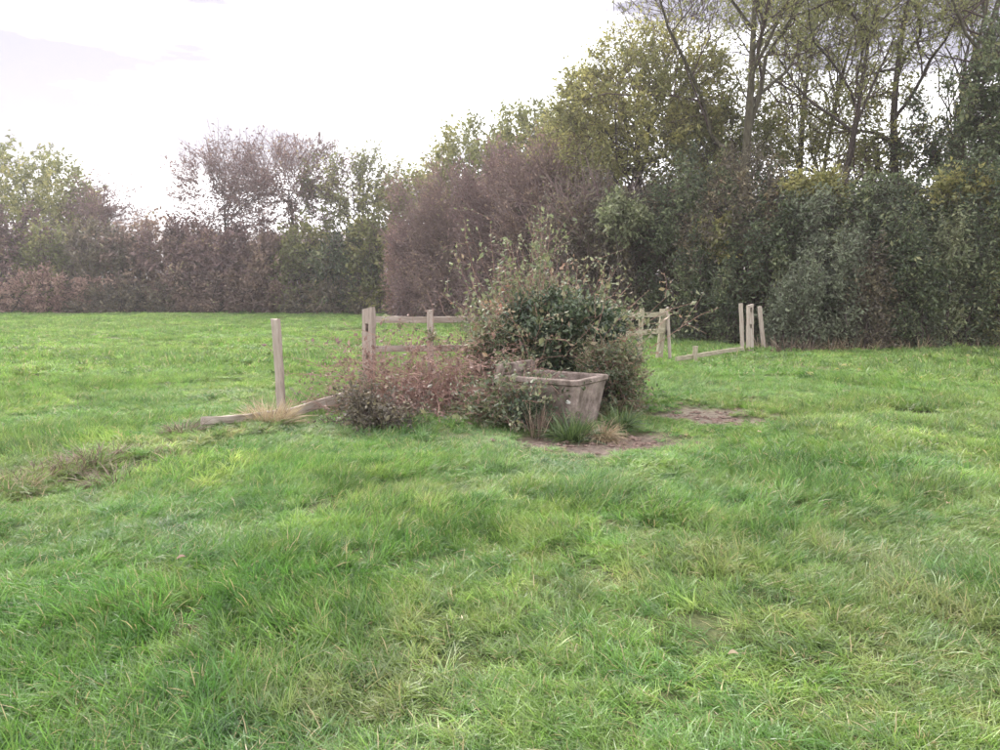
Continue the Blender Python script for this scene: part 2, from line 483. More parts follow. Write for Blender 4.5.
def leaves_on(rng, P, per, size, tmin=0.2, spread=0.06, width=0.5, droop=0.0, v0=None, vr=0.35, fwd=0.6, flat=None):
    m = P.shape[0]
    i = np.repeat(np.arange(m), per)
    t = tmin + (1 - tmin) * rng.random(m * per)
    pos, tan = poly_at(P, i, t)
    pos = pos + rng.normal(size=pos.shape) * spread
    ax = unit(rng.normal(size=pos.shape)) + fwd * tan + np.array([0, 0, -droop])
    base = rng.random(m) if v0 is None else v0
    v = base[i] * (1 - vr) + rng.random(m * per) * vr
    s = size * np.clip(np.exp(rng.normal(size=m * per) * 0.38), 0.4, 2.0)
    return leaf_quads(rng, pos, ax, s, width, v=v, flat=flat)

# ------------------------------------------------------------------ trees and shrubs
def make_tree(label, base, H, seed, trunk_r=0.16, bare=0.3, limbs=8, limb_ratio=0.5, limb_ang=(25, 55), up=0.12,
              subs=(7, 6, 4), per=9, leaf=0.09, mat='leaf_olive', bark='bark', twig='twig', lean=(0, 0), width=0.45,
              droop=0.3, name='tree', trunk_frac=0.8, spread=0.06, wob=0.14, vr=0.4, limb_parts=True, group=None, twig_len=0.5):
    rng = np.random.default_rng(seed)
    bx, by = base
    root = thing(name, label, 'tree', (bx, by, float(gz(bx, by)) - 0.05), group)
    d0 = unit(np.array([[lean[0], lean[1], 1.0]]))
    P0, R0 = extend(rng, np.zeros((1, 3)), d0, np.array([H * trunk_frac]), 10, 0.05, 0.05, np.array([trunk_r]), 0.22)
    R0[:, 0] *= 1.35
    P1, R1 = grow(rng, P0, R0, limbs, bare, 0.97, limb_ratio, limb_ang, 8, wob, up, 0.62, 0.25, 0.45)
    P2, R2 = grow(rng, P1, R1, subs[0], 0.2, 1.0, 0.45, (25, 65), 5, wob + 0.04, up * 0.7, 0.6, 0.35, 0.4)
    P3, R3 = grow(rng, P2, R2, subs[1], 0.15, 1.0, twig_len, (25, 70), 4, wob + 0.06, up * 0.3, 0.6, 0.4, 0.3)
    tw = [tubes(P2, R2, 4), tubes(P3, R3, 3)]
    Pl = P3
    if subs[2]:
        P4, R4 = grow(rng, P3, R3, subs[2], 0.2, 1.0, 0.55, (25, 70), 3, 0.15, 0.0, 0.7, 0.5, 0.3)
        tw.append(tubes(P4, R4, 3))
        Pl = P4
    V, Q = tubes(P0, R0, 9)
    obj('trunk', mesh_np('trunk', V, Q, M[bark], smooth=True), root)
    if limb_parts:
        for q in range(len(P1)):
            V, Q = tubes(P1[q:q + 1], R1[q:q + 1], 6)
            obj('limb', mesh_np('limb', V, Q, M[bark], smooth=True), root)
    else:
        tw.append(tubes(P1, R1, 5))
    V, Q = merge(tw)
    obj('twig_growth', mesh_np('twig_growth', V, Q, M[twig]), root, kind='stuff')
    # clump tone is shared along a branch, then varied leaf by leaf
    bt = np.repeat(rng.random(len(P2)), len(Pl) // len(P2))
    v0 = 0.6 * bt + 0.4 * rng.random(len(Pl))
    V, Q, v = leaves_on(rng, Pl, per, leaf, 0.25, spread, width, droop, v0=v0, vr=vr)
    obj('crown', mesh_np('crown', V, Q, M[mat], {'v': v}), root, kind='stuff')
    return root

def lumpy(rng, n=7):
    a = rng.normal(size=(n, 3)) * 2.6
    p = rng.uniform(0, 6.28, n)
    return lambda d: sum(np.sin(d @ a[q] + p[q]) for q in range(n)) / n
def make_shrub(label, base, rx, ry, h, seed, n=900, per=16, leaf=0.08, sprig=0.55, mat='leaf_ivy', twig='twig', up=0.35,
               hang=0.0, lump=0.28, shell=2.2, name='shrub', cat='shrub', group=None, width=0.5, vr=0.45, spread=0.05,
               square=0.0, rz=0.0, tw_r=0.006, droop=0.2, flat=None, z0=0.0, stems=10, vbias=0.0, grad=None, clumps=0, pull=0.55, trunk_r=0.0, vstr=0.5, skirt=0.0):
    """a shrub: stems from the base, sprigs through a lumpy volume (densest near its skin), leaves along the sprigs"""
    rng = np.random.default_rng(seed)
    bx, by = base
    root = thing(name, label, cat, (bx, by, float(gz(bx, by)) - 0.03), group)
    root.rotation_euler[2] = rz
    d = unit(rng.normal(size=(n, 3)) * np.array([1, 1, 0.9]))
    d[:, 2] = np.abs(d[:, 2]) * np.where(rng.random(n) < 0.35, -1, 1)
    lf = lumpy(rng)
    rad = rng.random(n) ** (1 / (shell + 1))
    rad = rad * (1 + lump * 1.6 * lf(d))
    sc = np.array([rx, ry, h * 0.5])
    dd = d.copy()
    if square:
        mxn = np.max(np.abs(d), axis=1, keepdims=True)
        dd = d * (1 - square) + d / mxn * square * 0.85
    p = dd * rad[:, None] * sc + np.array([0, 0, h * 0.5 + z0])
    p[:, 2] = np.where(p[:, 2] < 0.05, rng.random(n) * h * 0.35, p[:, 2])
    if skirt:
        sk = rng.random(n) < skirt
        a_ = rng.uniform(0, 2 * np.pi, n)
        f_ = rng.uniform(0.55, 0.98, n)
        ps_ = np.column_stack([np.cos(a_) * f_ * rx, np.sin(a_) * f_ * ry, rng.uniform(0.03, 0.28, n) * h])
        p = np.where(sk[:, None], ps_, p)
    if clumps:
        cc = p[rng.choice(n, clumps, replace=False)]
        near_ = np.argmin(((p[:, None] - cc[None]) ** 2 * np.array([1, 1, 0.45])).sum(2), 1)
        p = p + (cc[near_] - p) * pull * np.array([1, 1, vstr])
    else:
        near_ = None
    out = unit(d * np.array([1, 1, 0.6]) + 0.45 * rng.normal(size=(n, 3)) + np.array([0, 0, up]))
    ln = sprig * rng.uniform(0.5, 1.4, n)
    P, Rr = extend(rng, p - out * ln[:, None] * 0.5, out, ln, 4, 0.12, -hang, np.full(n, tw_r), 0.45)
    P[..., 2] = np.maximum(P[..., 2], 0.03)
    # stems from the ground to some of the sprigs
    ns = min(stems, n)
    pick = rng.choice(n, ns, replace=False)
    if trunk_r:
        zt = z0 + h * 0.45
        P0, R0 = extend(rng, np.zeros((1, 3)), np.array([[0, 0, 1.0]]), np.array([zt]), 9, 0.05, 0.06, np.array([trunk_r]), 0.4)
        R0[:, 0] *= 1.3
        V, Q = tubes(P0, R0, 8)
        obj('trunk', mesh_np('trunk', V, Q, M['bark'], smooth=True), root)
    b0 = np.column_stack([rng.normal(size=ns) * rx * 0.3, rng.normal(size=ns) * ry * 0.3, np.zeros(ns)])
    tt = np.linspace(0, 1, 6)[None, :, None]
    tgt = P[pick, 0]
    if trunk_r:
        b0, _ = poly_at(P0, np.zeros(ns, int), rng.uniform(0.45, 0.99, ns))
    bend = np.array([0, 0, 1.0]) * (h * (0.06 if trunk_r else 0.18))
    S = b0[:, None] * (1 - tt) + tgt[:, None] * tt + np.sin(tt * np.pi) * bend
    SR = np.linspace(1, 0.22, 6)[None] * (trunk_r * 0.26 if trunk_r else 0.02 + 0.008 * h)
    S[:, 1:5] += rng.normal(size=(ns, 4, 3)) * 0.03 * h * (1 if trunk_r else 0.5)
    V, Q = tubes(S, np.repeat(SR, ns, 0), 5)
    obj('limb' if trunk_r else 'stem', mesh_np('stem', V, Q, M['bark'], smooth=True), root)
    sel = [0, 3] if max(rx, h) > 2.2 else [0, 1, 3]
    V, Q = tubes(P[:, sel], Rr[:, sel], 3)
    obj('twig_growth', mesh_np('twig_growth', V, Q, M[twig]), root, kind='stuff')
    tone = lumpy(rng)
    ct = rng.normal(size=max(clumps, 1)) * 0.20
    v0 = np.clip(0.5 + vbias + 0.75 * tone(d * 1.3) + 0.14 * rng.normal(size=n) + (ct[near_] if clumps else 0), 0, 1)
    if grad is not None:      # species with paler growth at the top
        v0 = np.clip(v0 + grad * (p[:, 2] / h - 0.5), 0, 1)
    V, Q, v = leaves_on(rng, P, per, leaf, 0.1, spread, width, droop, v0=v0, vr=vr, flat=flat)
    V[:, 2] = np.maximum(V[:, 2], 0.01)
    obj('crown', mesh_np('crown', V, Q, M[mat], {'v': v}), root, kind='stuff')
    return root

def XY(px, d):
    return ((px - 500.0) / F_PX * d * 1.0, d)

# ------------------------------------------------------------------ ground
def build_ground():
    def axis(lo, hi, c, fine, n):
        u = np.linspace(math.asinh((lo - c) / fine), math.asinh((hi - c) / fine), n)
        return c + fine * np.sinh(u)
    xs = axis(-1500, 1500, 0.5, 3.2, 240)
    ys = axis(-60, 2500, 6.0, 2.4, 260)
    X, Y = np.meshgrid(xs, ys)
    Z = gz(X, Y)
    V = np.column_stack([X.ravel(), Y.ravel(), Z.ravel()])
    i = np.arange(X.size).reshape(X.shape)
    Q = np.stack([i[:-1, :-1], i[:-1, 1:], i[1:, 1:], i[1:, :-1]], -1).reshape(-1, 4)
    me = mesh_np('ground', V, Q, M['ground'], {'mud': mud_mask(X, Y).ravel()}, smooth=True)
    return obj('ground', me, kind='structure')
build_ground()

# ------------------------------------------------------------------ distant ridge with woodland
def build_hills():
    xs = np.linspace(-420, 300, 240)
    ys = np.linspace(330, 520, 16)
    X, Y = np.meshgrid(xs, ys)
    prof = np.sin(np.clip((Y - 330) / 190, 0, 1) * np.pi) ** 0.6
    top = 34 + 8 * (fbm(X * 0.01, Y * 0 + 3, 4, 3) - 0.5) * 2
    Z = prof * top + (fbm(X * 0.22, Y * 0.22, 6, 3) - 0.5) * 7 * prof - 1
    i = np.arange(X.size).reshape(X.shape)
    Q = np.stack([i[:-1, :-1], i[:-1, 1:], i[1:, 1:], i[1:, :-1]], -1).reshape(-1, 4)
    obj('hills', mesh_np('hills', np.column_stack([X.ravel(), Y.ravel(), Z.ravel()]), Q, M['hill'], smooth=True), kind='structure')
build_hills()

# ------------------------------------------------------------------ far hedge on the left
def crown_tree(label, px, d, top, bot, halfpx, seed, n, per, leaf, mat, name, trunk_r=0.18, twig='twig', lump=0.35, sprig=1.2, shell=1.2, clumps=0, up=0.4, ry=None, limbs=16, **kw):
    """a tree whose crown spans photo rows top..bot and halfpx columns either side of px, at depth d"""
    zt, zb = at(px, top, d)[2], at(px, bot, d)[2]
    rx = halfpx / F_PX * d * 1.15
    zt, zb = zt + 0.06 * (zt - zb), zb
    return make_shrub(label, XY(px, d), rx, ry or rx * 0.85, zt - zb, seed, n=n, per=per, leaf=leaf, sprig=sprig, mat=mat, twig=twig, up=up, lump=lump, shell=shell,
                      name=name, cat='tree', z0=zb, trunk_r=trunk_r, stems=limbs, clumps=clumps, **kw)
left_shrubs = [
    # px, depth, half-width m, height m, material, label
    (-45, 55, 4.2, 7.4, 'leaf_brown', 'brown hedge shrub cut by the left edge of the picture'),
    (12, 54.5, 3.6, 7.6, 'leaf_purple', 'purple-brown hedge shrub under the rounded tree at far left'),
    (66, 54, 3.4, 6.2, 'leaf_olive', 'greenish hedge shrub just right of the far left purple one'),
    (112, 53, 3.6, 6.8, 'leaf_maroon', 'dusky hedge shrub under the sparse pinkish tree'),
    (155, 53, 3.2, 6.5, 'leaf_brown', 'purple hedge shrub below the gap of open sky'),
    (196, 52.5, 3.2, 6.4, 'leaf_purple', 'brown hedge shrub at the right of the sky gap'),
    (236, 52, 3.0, 5.9, 'leaf_purple', 'purple hedge shrub under the leftmost of three thin trees'),
    (272, 51.5, 2.9, 5.9, 'leaf_brown', 'brown hedge shrub behind the lone leaning stake'),
    (308, 51, 3.0, 6.2, 'leaf_olive', 'olive hedge shrub under the tallest thin tree'),
    (346, 50.5, 2.8, 5.6, 'leaf_ivy', 'dark green hedge shrub with a deep shadowed hollow'),
    (378, 50, 2.4, 6.2, 'leaf_olive', 'olive green hedge shrub above the mortised gate post'),
]
left_shrubs[4] = left_shrubs[4][:5] + ('russet-brown hedge shrub below the gap of open sky',)
left_shrubs[5] = left_shrubs[5][:5] + ('purple hedge shrub at the right of the sky gap',)
for q, (px, d, w, h, mt, lab) in enumerate(left_shrubs):
    make_shrub(lab, XY(px, d), w, 2.2, h, 100 + q, n=1000, per=10, leaf=0.22, sprig=1.2, mat=mt,
               twig='twig_purple', up=0.5, lump=0.36, name='hedge_shrub', group='shrubs of the far hedge', skirt=0.22, tw_r=0.015, width=0.55, square=0.2, clumps=45, pull=0.4)
low = [(48, 'leaf_russet', 'low tawny bramble bank at the foot of the far hedge, leftmost'), (128, 'leaf_maroon', 'low dark bramble bank at the foot of the far hedge, middle'),
       (235, 'leaf_brown', 'low brown bramble bank at the foot of the far hedge behind the leaning stake'), (335, 'leaf_maroon', 'low dark bramble bank at the foot of the far hedge beside the gate post')]
for q, (px, mt, lab) in enumerate(low):
    make_shrub(lab, XY(px, 51.0 - q * 0.6), 4.2, 1.2, 2.2 + 0.9 * (q % 2 == 0), 130 + q, n=700, per=10, leaf=0.17, sprig=0.9, mat=mt,
               up=0.4, lump=0.5, name='bramble_bank', group='bramble banks of the far hedge', skirt=0.4, tw_r=0.012, square=0.2, clumps=30, pull=0.4)

crown_tree('rounded olive tree with dense crown at far left of the hedge', 25, 60, 152, 300, 84, 201, 1900, 14, 0.24, 'leaf_olive', 'round_tree', 0.3, clumps=70, lump=0.14, shell=2.4, pull=0.35)
crown_tree('sparse pinkish tree just right of the rounded far left tree', 108, 58, 178, 260, 36, 202, 800, 6, 0.14, 'leaf_purple', 'sparse_tree', 0.14, 'twig_purple', tw_r=0.018)
crown_tree('thin twiggy tree, leftmost of three above the far hedge', 232, 55, 140, 262, 46, 203, 1250, 6, 0.14, 'leaf_purple', 'thin_tree', 0.17, 'twig_purple', lump=0.2, shell=1.7, tw_r=0.02, sprig=1.7, clumps=40, pull=0.35)
crown_tree('tall forked thin tree, middle of three above the far hedge', 294, 54, 132, 258, 56, 204, 1500, 6, 0.14, 'leaf_purple', 'thin_tree', 0.2, 'twig_purple', lump=0.2, shell=1.7, tw_r=0.02, sprig=1.7, clumps=45, pull=0.35)
crown_tree('greener broad thin tree, rightmost of three above the far hedge', 360, 54, 148, 262, 56, 205, 1250, 11, 0.155, 'leaf_olive', 'thin_tree', 0.19, lump=0.24, shell=1.7, tw_r=0.016, clumps=45, pull=0.4)

# ------------------------------------------------------------------ purple hawthorn hedge and trees behind it
make_shrub('narrow russet shrub at the left end of the purple hedge', XY(402, 44), 0.85, 0.9, 5.6, 301, n=800, per=10, leaf=0.12, sprig=0.8,
           mat='leaf_russet', twig='twig_purple', up=0.9, lump=0.12, name='russet_shrub', skirt=0.2, square=0.7, tw_r=0.012)
haw = [(430, 41, 2.2, 6.9, 'purple leafless-looking hawthorn beside the russet shrub'), (462, 38, 2.4, 7.7, 'tall purple hawthorn behind the second fence post'),
       (502, 34.5, 2.3, 8.2, 'purple hawthorn rising behind the left of the trough bush'), (542, 31.5, 2.0, 7.6, 'dusky purple hawthorn behind the middle of the trough bush'),
       (592, 28, 2.0, 5.9, 'dark brownish hawthorn behind the right of the trough bush')]
for q, (px, d, w, h, lab) in enumerate(haw):
    make_shrub(lab, XY(px, d), w, 2.0, h, 310 + q, n=2000, per=7, leaf=0.115, sprig=1.5, mat=('leaf_purple', 'leaf_brown', 'leaf_purple', 'leaf_brown', 'leaf_maroon')[q], twig='twig_purple',
               up=0.6, lump=0.36, name='hawthorn', cat='shrub', group='purple hawthorns of the hedge', skirt=0.2, tw_r=0.014, square=0.2, clumps=90, pull=0.35, vstr=0.8)
crown_tree('yellow-green tree behind the purple hedge, leftmost and lowest', 424, 52, 168, 305, 44, 321, 1200, 12, 0.20, 'leaf_olive', 'hedge_tree', 0.2, clumps=50, shell=2.4, lump=0.16, pull=0.35)
crown_tree('rounded green tree behind the purple hedge, in the middle', 474, 47, 132, 305, 54, 322, 1500, 12, 0.20, 'leaf_olive', 'hedge_tree', 0.22, clumps=70, shell=2.4, lump=0.16, pull=0.35)
crown_tree('twiggy pinkish-topped tree left of the broad yellowing maple', 528, 43, 102, 290, 52, 323, 1500, 12, 0.18, 'leaf_olive', 'hedge_tree', 0.2, clumps=70, shell=2.4, lump=0.16, pull=0.35)
crown_tree('olive tree filling the gap between pinkish-topped tree and maple', 580, 38, 82, 285, 48, 324, 1200, 12, 0.165, 'leaf_yellow', 'hedge_tree', 0.2, clumps=50, shell=2.2, lump=0.18, vbias=-0.15)
crown_tree('yellow-green shrub in the upper purple hedge', 552, 33.5, 128, 190, 26, 330, 260, 12, 0.12, 'leaf_yellow', 'yellow_shrub', 0.08, clumps=16, sprig=0.8, limbs=8)

# ------------------------------------------------------------------ tall trees on the right
crown_tree('broad yellowing maple filling the hedge left of the forked ash', 636, 31, 36, 235, 84, 401, 2800, 14, 0.125, 'leaf_yellow', 'maple_tree', 0.26, clumps=130, lump=0.18,
           sprig=1.0, shell=2.0, pull=0.4, vbias=-0.08, tw_r=0.01, hang=0.08, limbs=20)
crown_tree('olive understorey tree between the maple and the ashes', 716, 29.5, 90, 260, 58, 411, 1150, 12, 0.12, 'leaf_olive', 'understorey_tree', 0.15, clumps=70, lump=0.35, sprig=0.9, tw_r=0.01, hang=0.06)
crown_tree('loose yellow-green understorey tree behind the low-forking ash', 800, 31, 60, 260, 64, 412, 620, 12, 0.11, 'leaf_yellow', 'understorey_tree', 0.15, clumps=60, lump=0.45, sprig=0.9, tw_r=0.01, hang=0.06, vbias=-0.1)
crown_tree('olive understorey tree round the foot of the ivy-clad ash', 880, 29, 88, 260, 56, 413, 650, 12, 0.11, 'leaf_yellow', 'understorey_tree', 0.15, clumps=60, lump=0.4, sprig=0.9, tw_r=0.01, hang=0.06)
crown_tree('dull green understorey tree left of the dark evergreen', 940, 27, 95, 250, 45, 414, 700, 11, 0.11, 'leaf_ivy', 'understorey_tree', 0.15, clumps=50, lump=0.4, sprig=0.9, tw_r=0.01, vbias=0.2)
crown_tree('airy high crown of fine twigs above the broad maple', 680, 33, -70, 120, 80, 415, 520, 4, 0.11, 'leaf_olive', 'airy_tree', 0.14, 'twig', lump=0.2, sprig=1.5, tw_r=0.014, clumps=60, pull=0.3, up=0.7)
crown_tree('airy high crown of fine twigs above the low-forking ash', 820, 33, -80, 130, 85, 416, 520, 4, 0.11, 'leaf_yellow', 'airy_tree', 0.14, 'twig', lump=0.2, sprig=1.5, tw_r=0.014, clumps=60, pull=0.3, up=0.7, vbias=-0.1)
crown_tree('airy high crown of fine twigs above the many-limbed ash', 940, 31, -80, 120, 70, 417, 400, 4, 0.11, 'leaf_olive', 'airy_tree', 0.14, 'twig', lump=0.2, sprig=1.5, tw_r=0.014, clumps=50, pull=0.3, up=0.7)
ASH = dict(spread=0.15, wob=0.2, droop=0.6, width=0.4, name='ash_tree')
make_tree('forked ash with bare limbs reaching left, nearest trunk left of middle', XY(732, 27.0), 16.0, 402, 0.24, 0.42, 9, 0.72, (35, 70), 0.03,
          (9, 7, 4), 4, 0.12, 'leaf_olive', bark='bark_green', **ASH)
make_tree('slim straight ash behind the fork, mossy grey stem', XY(796, 30.5), 18, 403, 0.17, 0.34, 12, 0.42, (35, 65), 0.04,
          (8, 7, 3), 5, 0.12, 'leaf_olive', bark='bark_green', **ASH)
make_tree('low-forking dark-stemmed ash right of the slim straight ash', XY(826, 26.5), 14.5, 404, 0.17, 0.40, 8, 0.60, (25, 55), 0.05,
          (8, 7, 4), 5, 0.115, 'leaf_olive', **ASH)
make_tree('thick straight ash clad in ivy at its foot', XY(892, 27.5), 18, 405, 0.21, 0.42, 11, 0.44, (35, 65), 0.04,
          (8, 7, 3), 5, 0.115, 'leaf_olive', **ASH)
make_tree('many-limbed ash with limbs fanning out to upper right', XY(930, 26), 16.5, 406, 0.21, 0.47, 10, 0.64, (25, 58), 0.04,
          (8, 7, 3), 4, 0.12, 'leaf_olive', bark='bark_green', **ASH)
crown_tree('dark evergreen tree at the right edge above the hedge', 1000, 23.5, 20, 270, 52, 407, 1800, 14, 0.11, 'leaf_ivy', 'evergreen_tree', 0.24, clumps=90, sprig=0.8, shell=2, vbias=0.1, tw_r=0.01)

# ------------------------------------------------------------------ dark hedge on the right
right = [
    # px, depth, rx, ry, h, mat, leaf, hang, label
    (632, 26.5, 1.9, 1.5, 5.6, 'leaf_maroon', 0.10, 0.0, 'dark shrub behind the right of the trough bush, below the maple'),
    (684, 25.5, 1.8, 1.5, 6.0, 'leaf_ivy', 0.085, 0.2, 'dark hedge shrub behind the pale right-hand fence end'),
    (734, 24.3, 1.7, 1.4, 5.9, 'leaf_maroon', 0.085, 0.1, 'dark maroon-tinged hedge shrub behind the paired posts'),
    (776, 23.0, 1.5, 1.3, 4.6, 'leaf_ivy', 0.085, 0.2, 'dark ivy hedge shrub right of the paired posts'),
    (836, 22.2, 1.5, 1.3, 5.0, 'leaf_grey', 0.08, 0.35, 'tall grey-green trailing hedge shrub beside the willowy one'),
    (874, 21.8, 1.4, 1.3, 5.2, 'leaf_ivy', 0.085, 0.3, 'dark ivy hedge shrub below the thick straight ash'),
    (915, 21.6, 1.4, 1.3, 5.0, 'leaf_ivy', 0.085, 0.25, 'dark ivy hedge shrub below the many-limbed ash'),
    (958, 21.4, 1.4, 1.3, 5.3, 'leaf_ivy', 0.085, 0.3, 'dark ivy hedge shrub second from the right edge'),
    (1002, 21.2, 1.5, 1.3, 5.2, 'leaf_ivy', 0.085, 0.3, 'dark ivy hedge shrub cut by the right edge of the picture'),
    (1050, 21, 1.6, 1.3, 5.0, 'leaf_ivy', 0.085, 0.3, 'dark ivy hedge shrub continuing beyond the right edge'),
]
for q, (px, d, rx, ry, h, mt, lf, hg, lab) in enumerate(right):
    make_shrub(lab, XY(px, d), rx, ry, h, 500 + q, n=1500, per=13, leaf=lf * 1.12, sprig=0.8, mat=mt, up=0.15, hang=hg, lump=0.34,
               name='hedge_shrub', group='shrubs of the right-hand hedge', skirt=0.22, tw_r=0.007, square=0.35, clumps=65, pull=0.62, vstr=0.3, vbias=0.12)
columns = [
    # px, depth, rx, h, mat, up, label
    (806, 20.4, 0.50, 2.6, 'leaf_grey', 1.8, 'willowy grey-green shrub with upright shoots right of the leaning stake'),
    (782, 20.8, 0.42, 1.9, 'leaf_grey', 1.6, 'lower grey-green willowy shoots behind the leaning stake'),
    (694, 23.4, 0.55, 3.2, 'leaf_ivy', 0.6, 'ivy column in the hedge just right of the pale fence end'),
    (722, 22.6, 0.45, 2.5, 'leaf_ivy', 0.6, 'shorter ivy column left of the paired gate posts'),
    (846, 20.5, 0.40, 3.6, 'leaf_grey', 0.8, 'tall narrow grey-green column rising right of the willowy shrub'),
    (868, 20.3, 0.42, 2.8, 'leaf_maroon', 0.5, 'brownish column standing out from the dark hedge below the ivy-clad ash'),
    (896, 20.4, 0.40, 4.1, 'leaf_ivy', 0.6, 'tall ivy column in the hedge below the many-limbed ash'),
    (922, 20.2, 0.45, 3.0, 'leaf_ivy', 0.4, 'bushy ivy column of middle height in the right-hand hedge'),
    (944, 20.3, 0.38, 4.0, 'leaf_pale', 0.5, 'paler green column in the hedge left of the yellowish maple shrub'),
    (972, 20.2, 0.50, 3.3, 'leaf_ivy', 0.5, 'ivy column below the yellowish maple shrub'),
    (1000, 20.2, 0.50, 3.9, 'leaf_olive', 0.5, 'olive-tinged column at the right edge of the hedge'),
]
for q, (px, d, rx, h, mt, up, lab) in enumerate(columns):
    make_shrub(lab, XY(px, d), rx, 0.55, h, 540 + q, n=380, per=14, leaf=0.085, sprig=0.75, mat=mt, up=up, hang=0.05, lump=0.55, name='column_shrub',
               width=0.45, tw_r=0.005, clumps=22, pull=0.45, vstr=0.2, vbias=0.10, skirt=0.2, group='columns of growth on the face of the right-hand hedge', stems=5)
behind = [(610, 31, 2.4, 5.6, 'leaf_ivy', 'shadowy shrub deep behind the trough bush'), (668, 29.5, 2.3, 6.2, 'leaf_maroon', 'shadowy shrub deep behind the pale fence end'),
          (722, 28, 2.2, 6.0, 'leaf_ivy', 'shadowy shrub deep behind the paired posts'), (775, 26.5, 2.1, 6.0, 'leaf_ivy', 'shadowy shrub deep behind the bright yellow maple'),
          (830, 26, 2.1, 5.8, 'leaf_maroon', 'shadowy shrub deep behind the grey-green trailing one')]
for q, (px, d, rx, h, mt, lab) in enumerate(behind):
    make_shrub(lab, XY(px, d), rx, 1.0, h, 580 + q, n=700, per=10, leaf=0.15, sprig=0.9, mat=mt, up=0.2, lump=0.25, name='hedge_shrub', tw_r=0.008,
               square=0.4, skirt=0.25, vbias=-0.1, group='second rank of the right-hand hedge')
pale = [(622, 24.4, 1.0, 0.75, 'leaf_pale', 215, 'pale-leaved branch cluster above the trough bush on the dark hedge'),
        (708, 23.4, 0.9, 0.8, 'leaf_yellow', 240, 'olive-leaved young shrub showing between fence end and paired posts'),
        (806, 22.4, 1.0, 0.6, 'leaf_yellow', 186, 'bright yellow-leaved maple shrub over the grey-green hedge'),
        (965, 20.9, 1.3, 0.6, 'leaf_yellow', 182, 'yellowish maple shrub topping the hedge near the right edge')]
for q, (px, d, rx, hh, mt, cy, lab) in enumerate(pale):
    zc = at(px, cy, d)[2]
    make_shrub(lab, XY(px, d + 0.5), rx, 0.7, 2 * hh, 560 + q, n=240, per=13, leaf=0.12, sprig=0.6, mat=mt, up=0.1, lump=0.5, z0=zc - hh,
               name='maple_shrub' if 'maple' in lab else 'young_shrub', tw_r=0.007, stems=3, shell=1.0, vbias=0.1, clumps=14, pull=0.5)

# ------------------------------------------------------------------ timber
def timber(name, p0, p1, w, t, mat, parent=None, roll=0.0, seed=0, jitter=0.006, segs=9, taper=1.0, chamfer=0.0, face=None):
    """a sawn, weathered length of wood from p0 to p1 (w wide along local x, t deep along local y)"""
    rng = np.random.default_rng(900 + seed)
    p0, p1 = Vector([float(c) for c in p0]), Vector([float(c) for c in p1])
    ax = p1 - p0
    ln = ax.length
    e = min(w, t) * 0.16
    prof = [(-w / 2 + e, -t / 2), (w / 2 - e, -t / 2), (w / 2, -t / 2 + e), (w / 2, t / 2 - e), (w / 2 - e, t / 2), (-w / 2 + e, t / 2), (-w / 2, t / 2 - e), (-w / 2, -t / 2 + e)]
    bm = bmesh.new()
    rings = []
    bow = rng.normal(size=2) * jitter * 1.5
    for s in range(segs + 1):
        f = s / segs
        k = 1 - (1 - taper) * f
        bx, by = bow * math.sin(f * math.pi)
        ring = []
        for (x, y) in prof:
            zz = f * ln
            if s == segs:
                zz += chamfer * (x / w + 0.5) + float(rng.normal()) * jitter * 0.8
            ring.append(bm.verts.new((x * k + bx + float(rng.normal()) * jitter * 0.5, y * k + by + float(rng.normal()) * jitter * 0.5, zz)))
        rings.append(ring)
    for a, b in zip(rings[:-1], rings[1:]):
        for q in range(8):
            bm.faces.new((a[q], a[(q + 1) % 8], b[(q + 1) % 8], b[q]))
    bm.faces.new(rings[0][::-1])
    bm.faces.new(rings[-1])
    me = bpy.data.meshes.new(name)
    bm.to_mesh(me); bm.free()
    me.materials.append(M[mat])
    o = obj(name, me, parent)
    z = ax.normalized()
    x = Vector((math.cos(roll), math.sin(roll), 0))
    x = (x - z * x.dot(z))
    if x.length < 1e-3:
        x = Vector((0, 0, 1)) - z * z.z
    x.normalize()
    y = z.cross(x)
    from mathutils import Matrix
    mw = Matrix(((x.x, y.x, z.x, p0.x), (x.y, y.y, z.y, p0.y), (x.z, y.z, z.z, p0.z), (0, 0, 0, 1)))
    if parent is not None:
        mw = Matrix.Translation(-Vector(parent.location)) @ mw
    o.matrix_local = mw
    return o
def rail(name, p0, p1, hgt, thick, mat, parent=None, seed=0, **kw):
    """a horizontal rail: hgt tall, thick deep"""
    o = timber(name, p0, p1, hgt, thick, mat, parent, seed=seed, **kw)
    # turn so that the width stands upright
    from mathutils import Matrix
    p0, p1 = Vector([float(c) for c in p0]), Vector([float(c) for c in p1])
    z = (p1 - p0).normalized()
    x = Vector((0, 0, 1)) - z * z.z
    x.normalize()
    y = z.cross(x)
    base = Vector(parent.location) if parent is not None else Vector((0, 0, 0))
    q = p0 - base
    o.matrix_local = Matrix(((x.x, y.x, z.x, q.x), (x.y, y.y, z.y, q.y), (x.z, y.z, z.z, q.z), (0, 0, 0, 1)))
    return o
def foot(x, y, sink=0.12):
    return np.array([x, y, float(gz(x, y)) - sink])

